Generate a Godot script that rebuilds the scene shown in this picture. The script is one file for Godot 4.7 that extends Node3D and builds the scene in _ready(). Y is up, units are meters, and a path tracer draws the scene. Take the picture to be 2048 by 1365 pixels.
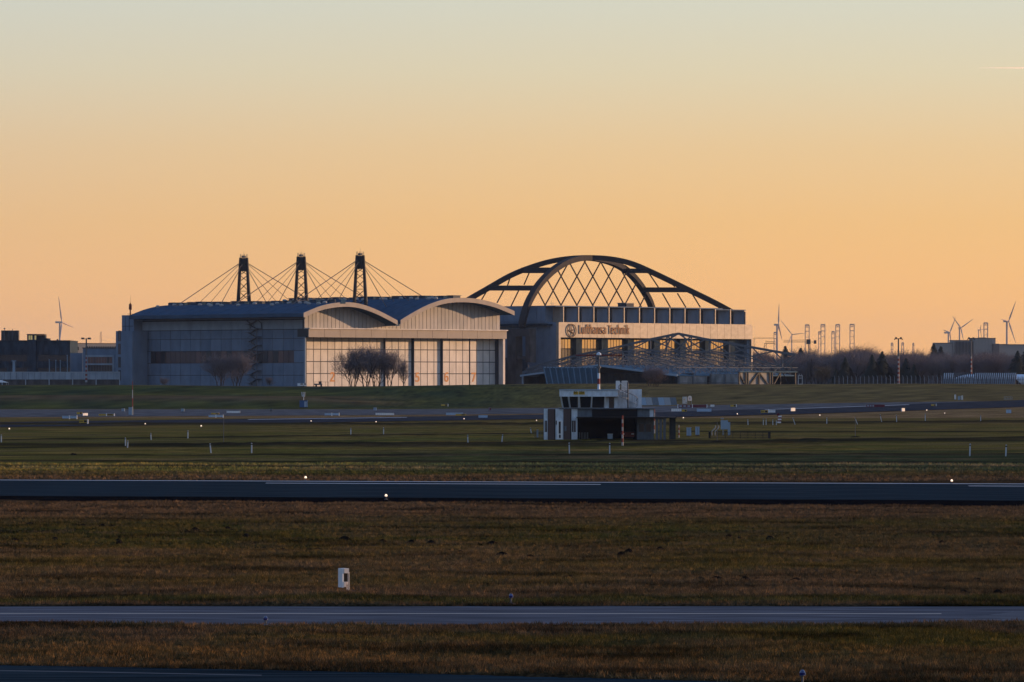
extends Node3D

# ---------------------------------------------------------------- frame of the place
# Metres, y up. The lens looks along -z from EYE metres above the airfield. P() gives the
# place that is seen in a given direction at a given distance, which is how sizes were surveyed.
const FOCAL := 9600.0
const HORIZON := 765.0
const EYE := 7.5
const S2 := 0.70710678

var rng := RandomNumberGenerator.new()
var taken := {}
var M := {}
var unit_box: ArrayMesh
var bump := FastNoiseLite.new()
var patchy := FastNoiseLite.new()
var fine := FastNoiseLite.new()

func P(px: float, py: float, d: float) -> Vector3:
	return Vector3((px - 1024.0) * d / FOCAL, EYE + (HORIZON - py) * d / FOCAL, -d)

# ---------------------------------------------------------------- mesh building
class B:
	var v := PackedVector3Array()
	var n := PackedVector3Array()
	var c := PackedColorArray()
	var tint := Color.WHITE
	var colored := false
	func tri(a: Vector3, b: Vector3, d: Vector3) -> void:
		var nn := (d - a).cross(b - a).normalized()
		v.append(a); v.append(b); v.append(d)
		n.append(nn); n.append(nn); n.append(nn)
		if colored:
			c.append(tint); c.append(tint); c.append(tint)
	func quad(a: Vector3, b: Vector3, d: Vector3, e: Vector3) -> void:
		tri(a, b, d); tri(a, d, e)
	func hexa(p: Array) -> void: # 4 bottom (counter-clockwise seen from above), 4 top
		quad(p[4], p[7], p[6], p[5]); quad(p[0], p[1], p[2], p[3])
		for k in 4:
			var j := (k + 1) % 4
			quad(p[k], p[k + 4], p[j + 4], p[j])
	func box(lo: Vector3, hi: Vector3) -> void:
		hexa([Vector3(lo.x, lo.y, hi.z), Vector3(hi.x, lo.y, hi.z), Vector3(hi.x, lo.y, lo.z), Vector3(lo.x, lo.y, lo.z),
			Vector3(lo.x, hi.y, hi.z), Vector3(hi.x, hi.y, hi.z), Vector3(hi.x, hi.y, lo.z), Vector3(lo.x, hi.y, lo.z)])
	func bar(p: Vector3, q: Vector3, w: float, h: float, up := Vector3.UP) -> void:
		var f := (q - p).normalized()
		if absf(f.dot(up)) > 0.98:
			up = Vector3(0, 0, 1)
		var s := f.cross(up).normalized() * w * 0.5
		var t := s.cross(f).normalized() * h * 0.5
		hexa([p - s - t, p + s - t, q + s - t, q - s - t, p - s + t, p + s + t, q + s + t, q - s + t])
	func tube(p: Vector3, q: Vector3, r0: float, r1: float, sides := 6, caps := true) -> void:
		var f := (q - p).normalized()
		var s := f.cross(Vector3.UP if absf(f.y) < 0.95 else Vector3.RIGHT).normalized()
		var t := s.cross(f)
		for k in sides:
			var a := TAU * k / sides
			var b := TAU * (k + 1) / sides
			var u := s * cos(a) + t * sin(a)
			var w := s * cos(b) + t * sin(b)
			var nu := u; var nw := w
			var i := v.size()
			for e in [p + u * r0, p + w * r0, q + w * r1, p + u * r0, q + w * r1, q + u * r1]:
				v.append(e)
			for e in [nu, nw, nw, nu, nw, nu]:
				n.append(e)
			if colored:
				for e in 6: c.append(tint)
			if caps:
				tri(q, q + u * r1, q + w * r1); tri(p, p + w * r0, p + u * r0)
	func lathe(at: Vector3, profile: Array, sides := 12) -> void: # profile: Vector2(radius, height)
		for k in sides:
			var a := TAU * k / sides
			var b := TAU * (k + 1) / sides
			var u := Vector3(cos(a), 0, sin(a))
			var w := Vector3(cos(b), 0, sin(b))
			for j in profile.size() - 1:
				var p: Vector2 = profile[j]
				var q: Vector2 = profile[j + 1]
				var up := Vector3.UP
				if p.x > 0.0: tri(at + u * p.x + up * p.y, at + w * q.x + up * q.y, at + w * p.x + up * p.y)
				if q.x > 0.0: tri(at + u * p.x + up * p.y, at + u * q.x + up * q.y, at + w * q.x + up * q.y)
	func strip(pts: Array, off: Vector3) -> void: # a polyline swept by off: an open sheet
		for k in pts.size() - 1:
			quad(pts[k], pts[k + 1], pts[k + 1] + off, pts[k] + off)
	func slab(top: Array, bottom: Array, off: Vector3) -> void: # band between two polylines, given depth off
		for k in top.size() - 1:
			var a: Vector3 = bottom[k]; var b: Vector3 = bottom[k + 1]; var d: Vector3 = top[k + 1]; var e: Vector3 = top[k]
			quad(a, e, d, b); quad(a + off, b + off, d + off, e + off)
			quad(e, e + off, d + off, d); quad(a, b, b + off, a + off)
		var z := top.size() - 1
		quad(bottom[0], bottom[0] + off, top[0] + off, top[0]); quad(bottom[z], top[z], top[z] + off, bottom[z] + off)
	func mesh() -> ArrayMesh:
		var m := ArrayMesh.new()
		if v.is_empty(): return m
		var a := []
		a.resize(Mesh.ARRAY_MAX)
		a[Mesh.ARRAY_VERTEX] = v
		a[Mesh.ARRAY_NORMAL] = n
		if colored: a[Mesh.ARRAY_COLOR] = c
		m.add_surface_from_arrays(Mesh.PRIMITIVE_TRIANGLES, a)
		return m

func numbered(called: String) -> String:
	if not taken.has(called):
		taken[called] = 0
		return called
	taken[called] += 1
	return "%s_%03d" % [called, taken[called]]

func tag(o: Node3D, label: String, category: String, group := "", kind := "") -> Node3D:
	o.set_meta("label", label); o.set_meta("category", category)
	if group: o.set_meta("group", group)
	if kind: o.set_meta("kind", kind)
	return o

func obj(called: String, b: B, m: Material, parent: Node = self) -> MeshInstance3D:
	return inst(called, b.mesh(), m, parent)

func inst(called: String, mesh: Mesh, m: Material, parent: Node = self) -> MeshInstance3D:
	var o := MeshInstance3D.new()
	o.mesh = mesh
	o.material_override = m
	if parent == self:
		o.name = numbered(called)
		add_child(o)
	else:
		var k := 0
		var nm := called
		while parent.has_node(nm):
			k += 1
			nm = "%s_%03d" % [called, k]
		o.name = nm
		parent.add_child(o)
	return o

func piece(called: String, lo: Vector3, hi: Vector3, m: Material, parent: Node, tilt := 0.0) -> MeshInstance3D: # a block that shares the unit cube
	var o := inst(called, unit_box, m, parent)
	o.position = (lo + hi) * 0.5
	o.scale = hi - lo
	if tilt: o.rotation.z = tilt
	return o

func thing(called: String, label: String, category: String, at := Vector3.ZERO, turn := 0.0, group := "") -> Node3D:
	var o := Node3D.new()
	o.name = numbered(called)
	add_child(o)
	o.position = at; o.rotation.y = turn
	tag(o, label, category, group)
	return o

func copy(src: Node3D, called: String, label: String, at: Vector3, turn := 0.0, size := 1.0) -> Node3D:
	var o: Node3D = src.duplicate()
	o.name = numbered(called)
	add_child(o)
	o.position = at; o.rotation.y = turn; o.scale = Vector3.ONE * size
	o.set_meta("label", label)
	return o

# ---------------------------------------------------------------- materials
func lin(r: float, g: float, b: float) -> Color:
	return Color(r, g, b).linear_to_srgb()

func noise_tex(freq: float, lo: float, hi: float, seed_: int, stretch := false, octaves := 5) -> NoiseTexture2D:
	var t := NoiseTexture2D.new()
	var f := FastNoiseLite.new()
	f.seed = seed_; f.frequency = freq; f.fractal_octaves = octaves
	f.noise_type = FastNoiseLite.TYPE_SIMPLEX_SMOOTH
	t.width = 512; t.height = 512; t.seamless = true; t.noise = f
	var g := Gradient.new()
	g.set_color(0, Color(lo, lo, lo)); g.set_color(1, Color(hi, hi, hi))
	t.color_ramp = g
	return t

func mat(key: String, c: Color, rough := 0.8, metal := 0.0, spec := 0.3) -> StandardMaterial3D:
	var m := StandardMaterial3D.new()
	m.resource_name = key
	m.albedo_color = c; m.roughness = rough; m.metallic = metal; m.metallic_specular = spec
	M[key] = m
	return m

func worn(m: StandardMaterial3D, t: Texture2D, size: Vector3) -> StandardMaterial3D:
	m.albedo_texture = t
	m.uv1_triplanar = true; m.uv1_world_triplanar = true
	m.uv1_scale = size
	return m

func materials() -> void:
	var dirt := noise_tex(0.012, 0.80, 1.0, 3)
	var blotch := noise_tex(0.02, 0.55, 1.0, 9)
	var grain := noise_tex(0.05, 0.6, 1.0, 14)
	var d := Vector3(0.05, 0.02, 0.05)
	worn(mat("door_white", lin(0.80, 0.72, 0.66), 0.55), dirt, d)
	worn(mat("door_white_b", lin(0.76, 0.69, 0.63), 0.55), dirt, d)
	worn(mat("door_white_c", lin(0.83, 0.74, 0.67), 0.5), dirt, d)
	worn(mat("clad", lin(0.50, 0.46, 0.44), 0.6), dirt, d)
	worn(mat("clad_b", lin(0.46, 0.43, 0.41), 0.6), dirt, d)
	worn(mat("clad_c", lin(0.53, 0.48, 0.45), 0.55), dirt, d)
	worn(mat("band", lin(0.40, 0.33, 0.28), 0.5), dirt, d)
	worn(mat("wall_blue", lin(0.20, 0.255, 0.335), 0.75, 0.0, 0.12), dirt, d)
	worn(mat("wall_blue_b", lin(0.185, 0.238, 0.315), 0.75, 0.0, 0.12), dirt, d)
	worn(mat("wall_blue_c", lin(0.215, 0.27, 0.35), 0.75, 0.0, 0.12), dirt, d)
	worn(mat("wall_pale", lin(0.38, 0.425, 0.48), 0.75, 0.0, 0.12), dirt, d)
	worn(mat("wall_dark", lin(0.055, 0.085, 0.12), 0.8, 0.0, 0.1), blotch, d)
	worn(mat("roof_blue", lin(0.055, 0.105, 0.165), 0.9, 0.0, 0.0), dirt, d)
	worn(mat("eave", lin(0.46, 0.38, 0.32), 0.6), dirt, d)
	worn(mat("fascia", lin(0.44, 0.36, 0.29), 0.45, 0.1, 0.4), dirt, Vector3(0.08, 0.08, 0.08))
	worn(mat("fascia_b", lin(0.40, 0.33, 0.27), 0.45, 0.1, 0.4), dirt, Vector3(0.08, 0.08, 0.08))
	mat("gap", lin(0.05, 0.05, 0.06), 0.9)
	mat("frame_dark", lin(0.055, 0.057, 0.065), 0.7)
	worn(mat("mast", lin(0.035, 0.033, 0.038), 0.6), grain, Vector3(0.3, 0.3, 0.3))
	worn(mat("arch", lin(0.046, 0.040, 0.042), 0.7, 0.0, 0.15), dirt, d)
	mat("cable", lin(0.16, 0.12, 0.10), 0.6)
	mat("letter", lin(0.33, 0.145, 0.05), 0.6)
	mat("logo", lin(0.15, 0.08, 0.04), 0.6)
	mat("number", lin(0.62, 0.28, 0.10), 0.7)
	mat("vent_white", lin(0.34, 0.31, 0.29), 0.7)
	worn(mat("concrete_dark", lin(0.12, 0.11, 0.11), 0.9), blotch, d)
	worn(mat("steel", lin(0.19, 0.205, 0.225), 0.7, 0.0, 0.2), grain, Vector3(0.3, 0.3, 0.3))
	worn(mat("canopy_roof", lin(0.12, 0.195, 0.25), 0.9, 0.0, 0.0), dirt, d)
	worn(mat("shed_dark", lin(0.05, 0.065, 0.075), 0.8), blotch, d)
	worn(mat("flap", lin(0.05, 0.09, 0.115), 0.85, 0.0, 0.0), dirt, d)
	worn(mat("shed_wall", lin(0.42, 0.41, 0.40), 0.75), blotch, d)
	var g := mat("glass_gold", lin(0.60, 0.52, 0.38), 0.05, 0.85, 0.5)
	g = mat("glass_grey_reflect", lin(0.24, 0.22, 0.20), 0.15, 0.85, 0.5)  # darker copy: grey reflection of the ground painted into the lower panes
	mat("glass_red_reflect", lin(0.085, 0.055, 0.055), 0.18, 0.3, 0.5)  # red tint stands in for sunset-lit surroundings mirrored in the panes
	mat("glass_red_reflect_b", lin(0.14, 0.075, 0.065), 0.2, 0.25, 0.5)
	mat("glass_dark", lin(0.025, 0.028, 0.034), 0.15, 0.2, 0.5)
	worn(mat("shack_white", lin(0.74, 0.80, 0.86), 0.7), dirt, Vector3(0.25, 0.12, 0.25))
	worn(mat("shack_grey", lin(0.15, 0.18, 0.21), 0.7), dirt, Vector3(0.3, 0.15, 0.3))
	worn(mat("brick", lin(0.16, 0.11, 0.10), 0.9), grain, Vector3(2, 4, 2))
	mat("black", lin(0.012, 0.012, 0.014), 0.8)
	mat("white", lin(0.78, 0.76, 0.74), 0.6)
	mat("paint_white", lin(0.50, 0.52, 0.55), 0.8)
	mat("red", lin(0.20, 0.030, 0.028), 0.6)
	mat("sign_red", lin(0.13, 0.02, 0.03), 0.6)
	mat("sign_yellow", lin(0.58, 0.36, 0.04), 0.6)
	mat("sign_blue", lin(0.34, 0.46, 0.60), 0.6)
	mat("grey", lin(0.30, 0.31, 0.32), 0.7)
	mat("grey_dark", lin(0.10, 0.105, 0.115), 0.7)
	mat("grey_blue", lin(0.26, 0.34, 0.42), 0.6)
	mat("box_blue", lin(0.03, 0.09, 0.22), 0.5)
	mat("car_red", lin(0.16, 0.02, 0.015), 0.3)
	mat("turbine", lin(0.50, 0.38, 0.30), 0.7)
	mat("crane", lin(0.36, 0.26, 0.25), 0.8)
	mat("site_crane", lin(0.22, 0.16, 0.10), 0.8)
	mat("far_wall", lin(0.27, 0.255, 0.24), 0.9)
	mat("far_wall_dark", lin(0.13, 0.12, 0.12), 0.9)
	worn(mat("bark", lin(0.055, 0.042, 0.036), 0.95), grain, Vector3(1, 1, 1))
	mat("twig", lin(0.150, 0.132, 0.142), 0.95)
	mat("twig_red", lin(0.15, 0.112, 0.11), 0.95)
	mat("twig_tan", lin(0.15, 0.095, 0.05), 0.95)
	mat("needle", lin(0.026, 0.038, 0.032), 0.95)
	mat("soil", lin(0.012, 0.009, 0.007), 1.0, 0.0, 0.0)
	var a := noise_tex(0.03, 0.45, 1.0, 21)
	worn(mat("asphalt_runway", lin(0.042, 0.066, 0.084), 0.9, 0.0, 0.0), a, Vector3(0.006, 0.05, 0.09))
	worn(mat("asphalt_black", lin(0.010, 0.010, 0.012), 1.0, 0.0, 0.0), a, Vector3(0.1, 0.1, 0.1))
	worn(mat("asphalt_taxi", lin(0.19, 0.20, 0.235), 0.9, 0.0, 0.0), a, Vector3(0.012, 0.05, 0.22))
	worn(mat("asphalt_far", lin(0.20, 0.20, 0.21), 0.9, 0.0, 0.0), a, Vector3(0.01, 0.01, 0.01))
	worn(mat("asphalt_dark", lin(0.075, 0.082, 0.10), 0.9, 0.0, 0.0), a, Vector3(0.01, 0.01, 0.02))
	var l := mat("lamp", Color(1, 0.93, 0.85), 0.3)
	l.emission_enabled = true; l.emission = Color(1, 0.86, 0.72); l.emission_energy_multiplier = 1.25
	l = mat("window_lit", lin(0.5, 0.42, 0.2), 0.3)
	l.emission_enabled = true; l.emission = Color(1, 0.85, 0.5); l.emission_energy_multiplier = 0.22
	var gm := mat("ground", Color(1, 1, 1), 1.0, 0.0, 0.0)
	gm.vertex_color_use_as_albedo = true
	worn(gm, noise_tex(0.06, 0.25, 1.0, 31), Vector3(0.16, 0.16, 0.16))
	gm = mat("grass", Color(1, 1, 1), 1.0, 0.0, 0.0)
	gm.vertex_color_use_as_albedo = true
	gm.cull_mode = BaseMaterial3D.CULL_DISABLED

# ---------------------------------------------------------------- sky
func lerp_stops(stops: Array, e: float) -> Vector3:
	for k in stops.size() - 1:
		if e <= stops[k + 1][0]:
			var t := clampf((e - stops[k][0]) / (stops[k + 1][0] - stops[k][0]), 0, 1)
			return (stops[k][1] as Vector3).lerp(stops[k + 1][1], t)
	return stops[-1][1]

func make_sky(sun_az: float) -> ImageTexture:
	# elevation in degrees -> radiance, for the azimuth the lens looks to; dusk dims and cools away from the sun
	var stops := [[-90.0, Vector3(0.16, 0.14, 0.13)], [-1.0, Vector3(0.70, 0.40, 0.19)], [0.4, Vector3(0.98, 0.49, 0.148)], [1.0, Vector3(0.945, 0.50, 0.170)],
		[1.9, Vector3(0.86, 0.515, 0.205)], [2.8, Vector3(0.79, 0.555, 0.290)], [3.7, Vector3(0.71, 0.615, 0.415)], [4.6, Vector3(0.645, 0.64, 0.52)],
		[7.0, Vector3(0.50, 0.57, 0.57)], [12.0, Vector3(0.36, 0.48, 0.62)], [25.0, Vector3(0.22, 0.36, 0.62)], [50.0, Vector3(0.135, 0.26, 0.53)], [90.0, Vector3(0.115, 0.225, 0.48)]]
	var w := 64
	var h := 3072
	var im := Image.create_empty(w, h, false, Image.FORMAT_RGBF)
	for j in h:
		var e := 90.0 - (j + 0.5) * 180.0 / h
		var c := lerp_stops(stops, e) * 0.955
		var grey := (c.x + c.y + c.z) / 3.0
		for i in w:
			var az := (i + 0.5) / w * 360.0
			var away := deg_to_rad(az - sun_az)
			var g := 0.5 + 0.5 * cos(away)             # 1 towards the sun
			var low := exp(-maxf(e, 0.0) / 22.0)
			var here := 0.5 + 0.5 * cos(deg_to_rad(sun_az))
			var k := 1.0 + low * 0.65 * (g - here)
			var cc := c.lerp(Vector3(grey * 0.46, grey * 0.78, grey * 1.32), clampf((here - g) * 1.5, 0.0, 0.95) * low)
			cc *= k
			im.set_pixel(i, j, Color(cc.x, cc.y, cc.z))
	return ImageTexture.create_from_image(im)

# ---------------------------------------------------------------- ground
func smooth(a: float, b: float, x: float) -> float:
	var t := clampf((x - a) / (b - a), 0.0, 1.0)
	return t * t * (3.0 - 2.0 * t)

# low ridges and wheel-worn ditches that cross the grass, their shade also painted in grass_color: [x0, d0, x1, d1, height, half width]
var ridges := [[-53.0, 549.0, 2.0, 595.0, 0.22, 8.0], [-60.0, 626.0, 2.0, 699.0, 0.2, 8.0], [41.0, 867.0, 97.0, 911.0, 0.45, 24.0],
	[24.0, 585.0, 68.0, 637.0, 0.34, 15.0], [-60.0, 455.0, 70.0, 445.0, 0.08, 5.0], [-60.0, 490.0, 70.0, 500.0, 0.10, 4.0], [-60.0, 428.0, 60.0, 418.0, 0.06, 4.0], [-40.0, 243.0, 40.0, 239.0, 0.06, 2.0], [-40.0, 220.0, 40.0, 222.0, 0.05, 2.0], [-40.0, 137.0, 40.0, 138.0, 0.05, 1.5]]

func rise(x: float, d: float) -> float:
	return clampf((d - 1000.0) / 340.0, 0.0, 1.0) * smooth(-40.0, 150.0, x) * 2.3

func bank(x: float, d: float) -> float:
	var t := smooth(1340.0, 1425.0, d)
	var low := rise(x, d)
	var top := 6.75 + 0.35 * sin(x * 0.021) + 0.2 * sin(x * 0.05 + 1.0)
	if x < -30.0: # the left bank climbs in two steps
		var k := 0.55 * smooth(1340.0, 1372.0, d) + 0.45 * smooth(1385.0, 1425.0, d)
		t = lerpf(t, k, smooth(-30.0, -60.0, x))
	var y := lerpf(low, top, t)
	return lerpf(y, 6.2, smooth(1428.0, 1445.0, d))

func edge_far(x: float) -> float: return 361.7 - 0.185 * x      # runway, far edge
func edge_near(x: float) -> float: return 297.4 - 0.235 * x   # black shoulder, near edge
func runway_near(x: float) -> float: return 310.3 - 0.19 * x
func taxi_far(x: float) -> float: return 160.7 - 0.004 * x + 0.12 * sin(x * 0.4)
func taxi_near(x: float) -> float: return 148.4 - 0.02 * x + 0.25 * smooth(6.0, 16.0, x)
func apron_far(x: float) -> float: return 124.5 - 0.36 * (x + 5.0) - 0.005 * (x + 5.0) * (x + 5.0)   # pavement in the near left corner

func paved(x: float, d: float) -> float: # metres inside the nearest near pavement, negative on grass
	var a := minf(edge_far(x) - d, d - (edge_near(x) - 1.0))
	var b := minf(taxi_far(x) - d, d - taxi_near(x))
	var e := apron_far(x) - d
	return maxf(maxf(a, b), e)

func height(x: float, d: float) -> float:
	var y := bank(x, d)
	if d < 1000.0:
		var damp := 1.0 - smooth(600.0, 1000.0, d)
		y += (bump.get_noise_2d(x * 0.6, d * 0.6) * 0.11 + bump.get_noise_2d(x * 3.0, d * 3.0) * 0.035) * damp + 0.03
		for r in ridges:
			var t := clampf((x - r[0]) / (r[2] - r[0]), -0.3, 1.3)
			var dd: float = r[1] + (r[3] - r[1]) * t
			var k: float = absf(d - dd - 2.0 * bump.get_noise_1d(x * 0.7)) / r[5]
			if k < 1.0: y += r[4] * (1.0 - k * k) * (0.6 + 0.4 * bump.get_noise_1d(x * 2.0 + r[1]))
		var inside := paved(x, d)
		y -= 0.4 * smooth(0.15, 0.9, inside)
	return y

const TAN := Vector3(0.190, 0.113, 0.058)
const GOLD := Vector3(0.180, 0.100, 0.035)
const OLIVE := Vector3(0.128, 0.087, 0.021)
const GREEN := Vector3(0.066, 0.064, 0.016)
const DEEP := Vector3(0.026, 0.036, 0.018)
const BROWN := Vector3(0.130, 0.079, 0.042)

func grass_color(x: float, d: float) -> Color:
	var a := patchy.get_noise_2d(x * 0.9, d * 0.9)
	var b := patchy.get_noise_2d(x * 4.0 + 300.0, d * 3.0)
	var f := fine.get_noise_2d(x, d)
	var s := patchy.get_noise_2d(x * 1.7 + 50.0, d * 3.4 - 70.0)
	var c: Vector3
	if d < 162.0:
		c = BROWN.lerp(OLIVE, smooth(-0.1, 0.3, a))
		c = c.lerp(GOLD, smooth(139.0, 133.0, d + a * 8.0) * 0.85)
		c = c.lerp(DEEP, smooth(0.05, 0.45, b) * 0.55)
		c = c.lerp(TAN * 0.75, smooth(132.0, 125.0, d) * 0.6)
	elif d < 320.0:
		c = TAN * 0.85
		var mid := smooth(272.0, 255.0, d + a * 10.0) * smooth(170.0, 190.0, d + a * 8.0)
		c = c.lerp(OLIVE, mid * (0.3 + 0.55 * smooth(-0.3, 0.3, a)))
		var dark := smooth(268.0, 256.0, d + a * 14.0) * smooth(214.0, 236.0, d + a * 14.0)
		c = c.lerp(GREEN, dark * (0.25 + 0.6 * smooth(-0.1, 0.3, b + a * 0.4)))
		c = c.lerp(BROWN, smooth(0.1, 0.4, b) * 0.6)
		c = c.lerp(GREEN, smooth(168.5, 165.0, d + b * 2.5) * smooth(161.0, 163.5, d) * 0.8)
	elif d < 1000.0:
		c = GREEN.lerp(OLIVE, 0.2 + smooth(-0.2, 0.3, a) * 0.65)
		c = c.lerp(TAN * 0.95, smooth(392.0, 376.0, d + b * 4.0))
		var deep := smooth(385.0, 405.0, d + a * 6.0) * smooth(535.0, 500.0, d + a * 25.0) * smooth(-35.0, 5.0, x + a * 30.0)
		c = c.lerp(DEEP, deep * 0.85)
		c = c.lerp(BROWN, smooth(0.05, 0.35, patchy.get_noise_2d(x * 0.5 + 99.0, d * 1.3)) * 0.45)
		c = c.lerp(GOLD * 0.8, smooth(690.0, 860.0, d) * 0.25)
		for r in ridges:
			var t := clampf((x - r[0]) / (r[2] - r[0]), -0.3, 1.3)
			var k: float = absf(d - (r[1] + (r[3] - r[1]) * t)) / r[5]
			if d > 410.0 and k < 1.3: c = c.lerp(Vector3(0.016, 0.014, 0.009), clampf((1.3 - k) * 1.1, 0.0, 0.85))  # shade of the ridges and ditches painted into the grass
	elif d < 1338.0:
		c = TAN.lerp(OLIVE, 0.3 + 0.3 * a)
	else:
		c = GREEN.lerp(DEEP, 0.4 + a)
		c = c.lerp(BROWN * 0.8, smooth(1352.0, 1366.0, d) * smooth(1392.0, 1378.0, d) * (1.0 - smooth(-60.0, -10.0, x)) * 0.8)
		c = c.lerp(OLIVE.lerp(TAN, 0.4) * 0.75, smooth(-20.0, 40.0, x) * 0.85)
		c = c.lerp(BROWN, smooth(1414.0, 1424.0, d) * 0.6)
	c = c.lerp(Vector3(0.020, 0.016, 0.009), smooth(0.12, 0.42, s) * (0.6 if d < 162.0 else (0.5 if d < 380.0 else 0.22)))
	c *= (1.0 + 0.55 * f + 0.3 * b - 0.35 * s) * (0.84 + 0.08 * smooth(150.0, 200.0, d) + 2.25 * smooth(380.0, 430.0, d) + (0.5 * smooth(-30.0, 40.0, x) if d > 1338.0 else 0.0))  # right bank raised: its stronger sunlight is painted into the colour
	return Color(maxf(c.x, 0.004), maxf(c.y, 0.004), maxf(c.z, 0.003))

func axis(stops: Array) -> PackedFloat32Array: # [[start, step], ..., [end, 0]]
	var out := PackedFloat32Array()
	for k in stops.size() - 1:
		var x: float = stops[k][0]
		while x < stops[k + 1][0] - 0.001:
			out.append(x); x += stops[k][1]
	out.append(stops[-1][0])
	return out

func make_ground() -> void:
	var xs := axis([[-2600.0, 400.0], [-1000.0, 100.0], [-400.0, 20.0], [-160.0, 4.0], [-40.0, 0.9], [40.0, 4.0], [160.0, 20.0], [400.0, 100.0], [1000.0, 400.0], [2600.0, 0.0]])
	var ds := axis([[-60.0, 20.0], [100.0, 1.0], [120.0, 0.3], [166.0, 0.6], [300.0, 0.9], [380.0, 1.5], [700.0, 2.5], [1000.0, 6.0], [1320.0, 3.0], [1450.0, 50.0], [1700.0, 400.0], [14000.0, 0.0]])
	var nx := xs.size()
	var v := PackedVector3Array()
	var c := PackedColorArray()
	var id := PackedInt32Array()
	for j in ds.size():
		for i in nx:
			v.append(Vector3(xs[i], height(xs[i], ds[j]), -ds[j]))
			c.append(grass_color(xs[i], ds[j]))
	for j in ds.size() - 1:
		for i in nx - 1:
			var k := j * nx + i
			id.append_array(PackedInt32Array([k, k + nx, k + nx + 1, k, k + nx + 1, k + 1]))
	var n := PackedVector3Array()
	n.resize(v.size())
	for k in range(0, id.size(), 3):
		var f := (v[id[k + 2]] - v[id[k]]).cross(v[id[k + 1]] - v[id[k]])
		for e in 3: n[id[k + e]] += f
	for k in n.size(): n[k] = n[k].normalized()
	var a := []
	a.resize(Mesh.ARRAY_MAX)
	a[Mesh.ARRAY_VERTEX] = v; a[Mesh.ARRAY_NORMAL] = n; a[Mesh.ARRAY_COLOR] = c; a[Mesh.ARRAY_INDEX] = id
	var m := ArrayMesh.new()
	m.add_surface_from_arrays(Mesh.PRIMITIVE_TRIANGLES, a)
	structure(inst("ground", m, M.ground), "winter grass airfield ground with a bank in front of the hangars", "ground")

func structure(o: Node3D, label: String, category: String) -> void:
	tag(o, label, category, "", "structure")

# a flat or draped sheet between two edges given as functions of x
func sheet(x0: float, x1: float, step: float, far: Callable, near: Callable, lift: float, drape := false, parts := 1) -> B:
	var b := B.new()
	var x := x0
	while x < x1 - 0.001:
		var y := minf(x + step, x1)
		for k in parts:
			var q := []
			for e in [[x, k], [x, k + 1], [y, k + 1], [y, k]]:
				var t: float = float(e[1]) / parts
				var d: float = lerpf(near.call(e[0]), far.call(e[0]), t)
				q.append(Vector3(e[0], (bank(e[0], d) if drape else 0.0) + lift, -d))
			b.quad(q[0], q[1], q[2], q[3])
		x = y
	return b

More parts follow.
